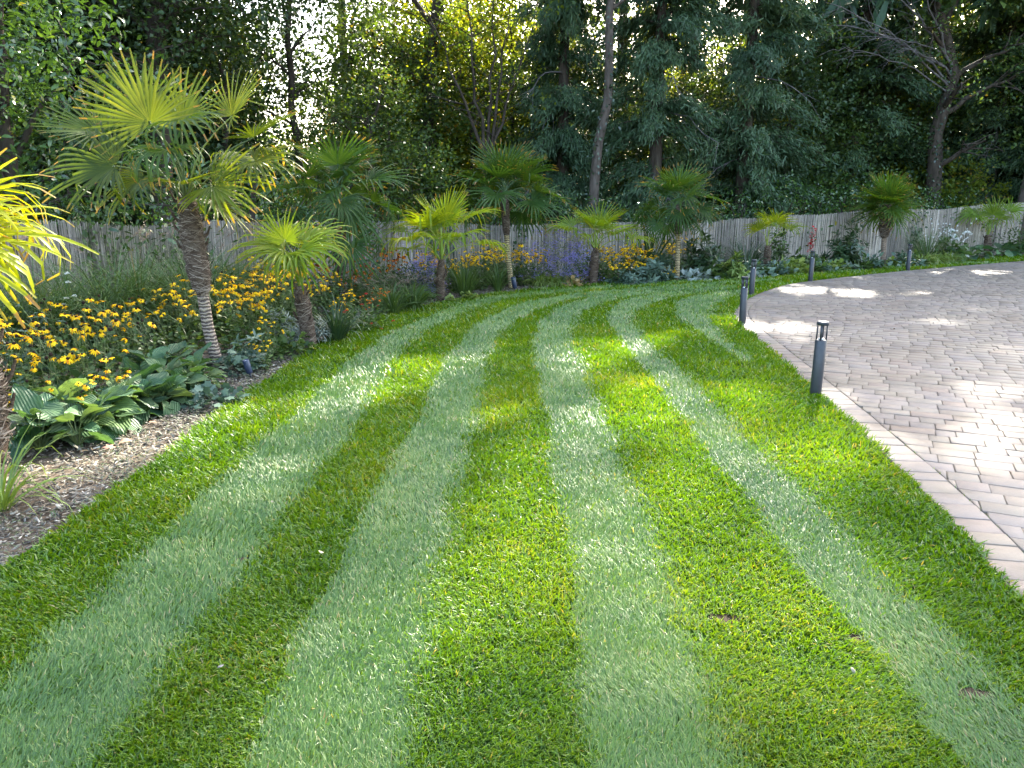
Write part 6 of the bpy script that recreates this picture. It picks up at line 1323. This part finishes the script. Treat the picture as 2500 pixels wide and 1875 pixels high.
# tall canopy trees deep in the wood
def canopy_tree(label, px, y, seed, h, r, mat, low=0.45, dens=.62):
    b = B(px, y); rng = RNG(seed); c = b + V(0, 0, 0)
    lobes = [((c[0] + rng.normal(0, r * .45), c[1] + rng.normal(0, r * .4), h * f), (r * rng.uniform(.6, .8), r * rng.uniform(.6, .8), r * .62)) for f in np.linspace(low, .98, 5)]
    tree('woodland_tree', label, b, h, [b, b + V(rng.normal(0, .2), 0, h * .3), b + V(rng.normal(0, .4), 0, h * .85)], lobes, seed, mat, .15, dens, 24, .55, tr=.24, shell=.25, zcut=10.5, group='tall trees deep in the wood')
for i, (px, y, h, r, m_, low, lab) in enumerate([
    (880, 31, 20, 3.6, MT_mid, .30, 'tall woodland tree behind the round hawthorn like tree'), (1130, 33, 22, 4.0, MT_yel, .22, 'tall yellow lit tree behind the young forked tree'),
    (1330, 29, 22, 4.0, MT_mid, .45, 'tall tree between the forked tree and the left cypress'), (1500, 30, 22, 4.2, MT_mid, .45, 'tall tree behind the slender pale trunk'),
    (1680, 29, 22, 4.2, MT_yel, .34, 'tall yellow lit tree between the two drooping cypresses'), (1900, 31, 23, 4.4, MT_mid, .40, 'tall tree behind the blue green cypress'),
    (2150, 33, 24, 4.4, MT_yel, .26, 'tall yellow lit tree behind the old leaning tree'), (2330, 33, 24, 4.4, MT_mid, .36, 'tall tree behind the shaggy cypress'),
    (2520, 31, 23, 4.4, MT_mid, .30, 'tall tree behind the sawn trunk'), (2760, 30, 22, 4.6, MT_mid, .25, 'tall tree outside the fence end, beyond the far cypress'),
    (3050, 31, 22, 4.6, MT_mid, .3, 'tall tree far past the fence end'), (600, 26, 15, 3.2, MT_dark, .45, 'tall dark tree behind the tall palm crown'),
    (1560, 38, 27, 5.0, MT_mid, .55, 'unseen very tall tree added for shade behind the slender pale trunk'), (1790, 38, 28, 5.0, MT_mid, .55, 'unseen very tall tree added for shade behind the blue green cypress'), (2010, 38, 28, 5.2, MT_mid, .55, 'unseen very tall tree added for shade between blue green cypress and leaning tree'), (2230, 39, 28, 5.2, MT_mid, .55, 'unseen very tall tree added for shade behind the old leaning tree'), (2460, 38, 28, 5.2, MT_mid, .55, 'unseen very tall tree added for shade behind the sawn trunk')]):  # tallest far trees: crowns out of view, added to shade paving and lawn
    canopy_tree(lab, px, y, 660 + i, h, r, m_, low, 1.0)

# leafy understorey trees between the fence and the tall trees
def under(label, seed, h, r, mat, size, group):
    rng = RNG(seed); t = thing('understorey_tree', label, 'tree', group=group); tb = MB(); T = limb(tb, rng, V(0, 0, 0), V(rng.normal(0, .3), 0, h * .8), .11, .03, 0, .06, 9, 8); link('trunk', tb.mesh('trunk', MT_bark, True), parent=t)
    lb = MB(); lobes = []
    for k in range(11):
        a = k * 2.4; z = h * (.14 + .8 * k / 11); q = r * rng.uniform(.35, .7) * (1.1 - .5 * k / 11); c = V(math.cos(a) * q, math.sin(a) * q, z); lobes.append((c, (r * .52, r * .52, h * .12))); limb(lb, rng, T[min(8, int(z / h * 9))], c, .03, .008, .05, .1, 6, 5)
    link('branches', lb.mesh('branches', MT_bark), parent=t, kind='stuff'); mb = MB(); leaf_cloud(mb, rng, lobe_points(rng, lobes, 6.0, .3), .40, 26, size, TREEL, .3, carving=False, zcut=99); link('crown', mb.mesh('crown', mat), parent=t); return t
GU = 'leafy understorey trees behind the fence'
LU = ['dark leafy understorey tree filling the wood behind the fence', 'mid green leafy understorey tree filling the wood behind the fence', 'yellow lit understorey tree deep in the wood']
up_ = [under(LU[0], 700, 7.5, 2.3, MT_dark, .13, GU), under(LU[1], 701, 7.0, 2.2, MT_mid, .125, GU), under(LU[2], 702, 7.5, 2.2, MT_yel, .125, GU)]
us = [(1, 960, 24, 1.0), (2, 1060, 26, 1.12), (1, 1150, 25.5, 1.05), (2, 1250, 26, 1.15), (1, 885, 26, 1.15), (0, 1950, 31, 1.5), (0, 2080, 33, 1.6), (1, 2350, 33, 1.6), (0, 2450, 33, 1.7), (1, 2250, 34, 1.7), (0, 640, 24, 1.0), (2, 1640, 28.5, .95), (2, 1850, 29.2, 1.05), (2, 2150, 31, 1.1), (2, 2010, 30.2, 1.0), (0, 330, 19.6, 1.2), (0, 470, 20.4, 1.15), (1, 570, 21.5, 1.05), (0, 200, 18.4, 1.25), (1, 930, 28, 1.2), (2, 1040, 31, 1.45), (2, 1150, 30, 1.35), (1, 1240, 30, 1.3), (0, 80, 16.5, 1.2), (2, 2290, 33, 1.2), (2, 1660, 31, 1.0), (1, 1000, 27, .7), (0, 1120, 28.5, .75), (1, 1290, 26, .8), (0, 1370, 26.5, 1.0), (0, 1470, 26, .95), (1, 1560, 27, .9), (0, 1690, 26.5, .9), (0, 1780, 27.5, 1.0), (0, 1900, 27, 1.05), (1, 1980, 28, 1.1), (0, 2100, 28.5, 1.1), (1, 2190, 29.5, 1.0), (0, 2420, 30, 1.0), (1, 2520, 30.5, 1.1), (0, 2620, 29, 1.2),
      (2, 1060, 35, 1.1), (2, 1190, 37, 1.4), (2, 1330, 36, 1.3), (1, 1450, 36, 1.4), (2, 1620, 36, 1.4), (1, 1740, 37, 1.5), (2, 1860, 38, 1.5), (2, 2060, 39, 1.5), (1, 2200, 39, 1.6), (2, 2320, 38, 1.5), (2, 2480, 40, 1.6), (0, 480, 22.5, .85), (0, 380, 21, 1.0), (0, 250, 20, 1.1), (1, 600, 25, .62), (0, 120, 18, 1.2), (1, 960, 30, .8), (1, 820, 29, .55), (1, 680, 28, .5), (2, 560, 30, .8), (1, 450, 29, 1.1), (2, 330, 28, 1.1), (0, -50, 17, 1.3), (0, 200, 26, 1.3)]
seen = set()
for k, px, y, s in us:
    p = B(px, y); place(up_[k], k not in seen, p, rp.uniform(0, 6.28), s * rp.uniform(.95, 1.05), ('dark leafy', 'mid green leafy', 'yellow lit')[k] + ' understorey tree ' + where(px, y > 29.5)); seen.add(k)
# far wood closing the view
rng = RNG(720); mb = MB(); n = 1500
X = rng.uniform(-70, 80, n); Y = rng.uniform(48, 60, n); gap = np.exp(-((X / Y + .27) / .05) ** 2); H = (13 + 5 * np.sin(X * .21) + 3 * np.sin(X * .57 + 1)) * (1 - .68 * gap)
cen = np.stack([X, Y, rng.random(n) ** .8 * H], 1); leaf_cloud(mb, rng, cen, 1.5, 24, .55, TREEL, .3, zcut=99, carving=False)
link('far_wood', mb.mesh('far_wood', MT_mid), kind='stuff', label='distant trees closing the view behind the garden', cat='woodland')
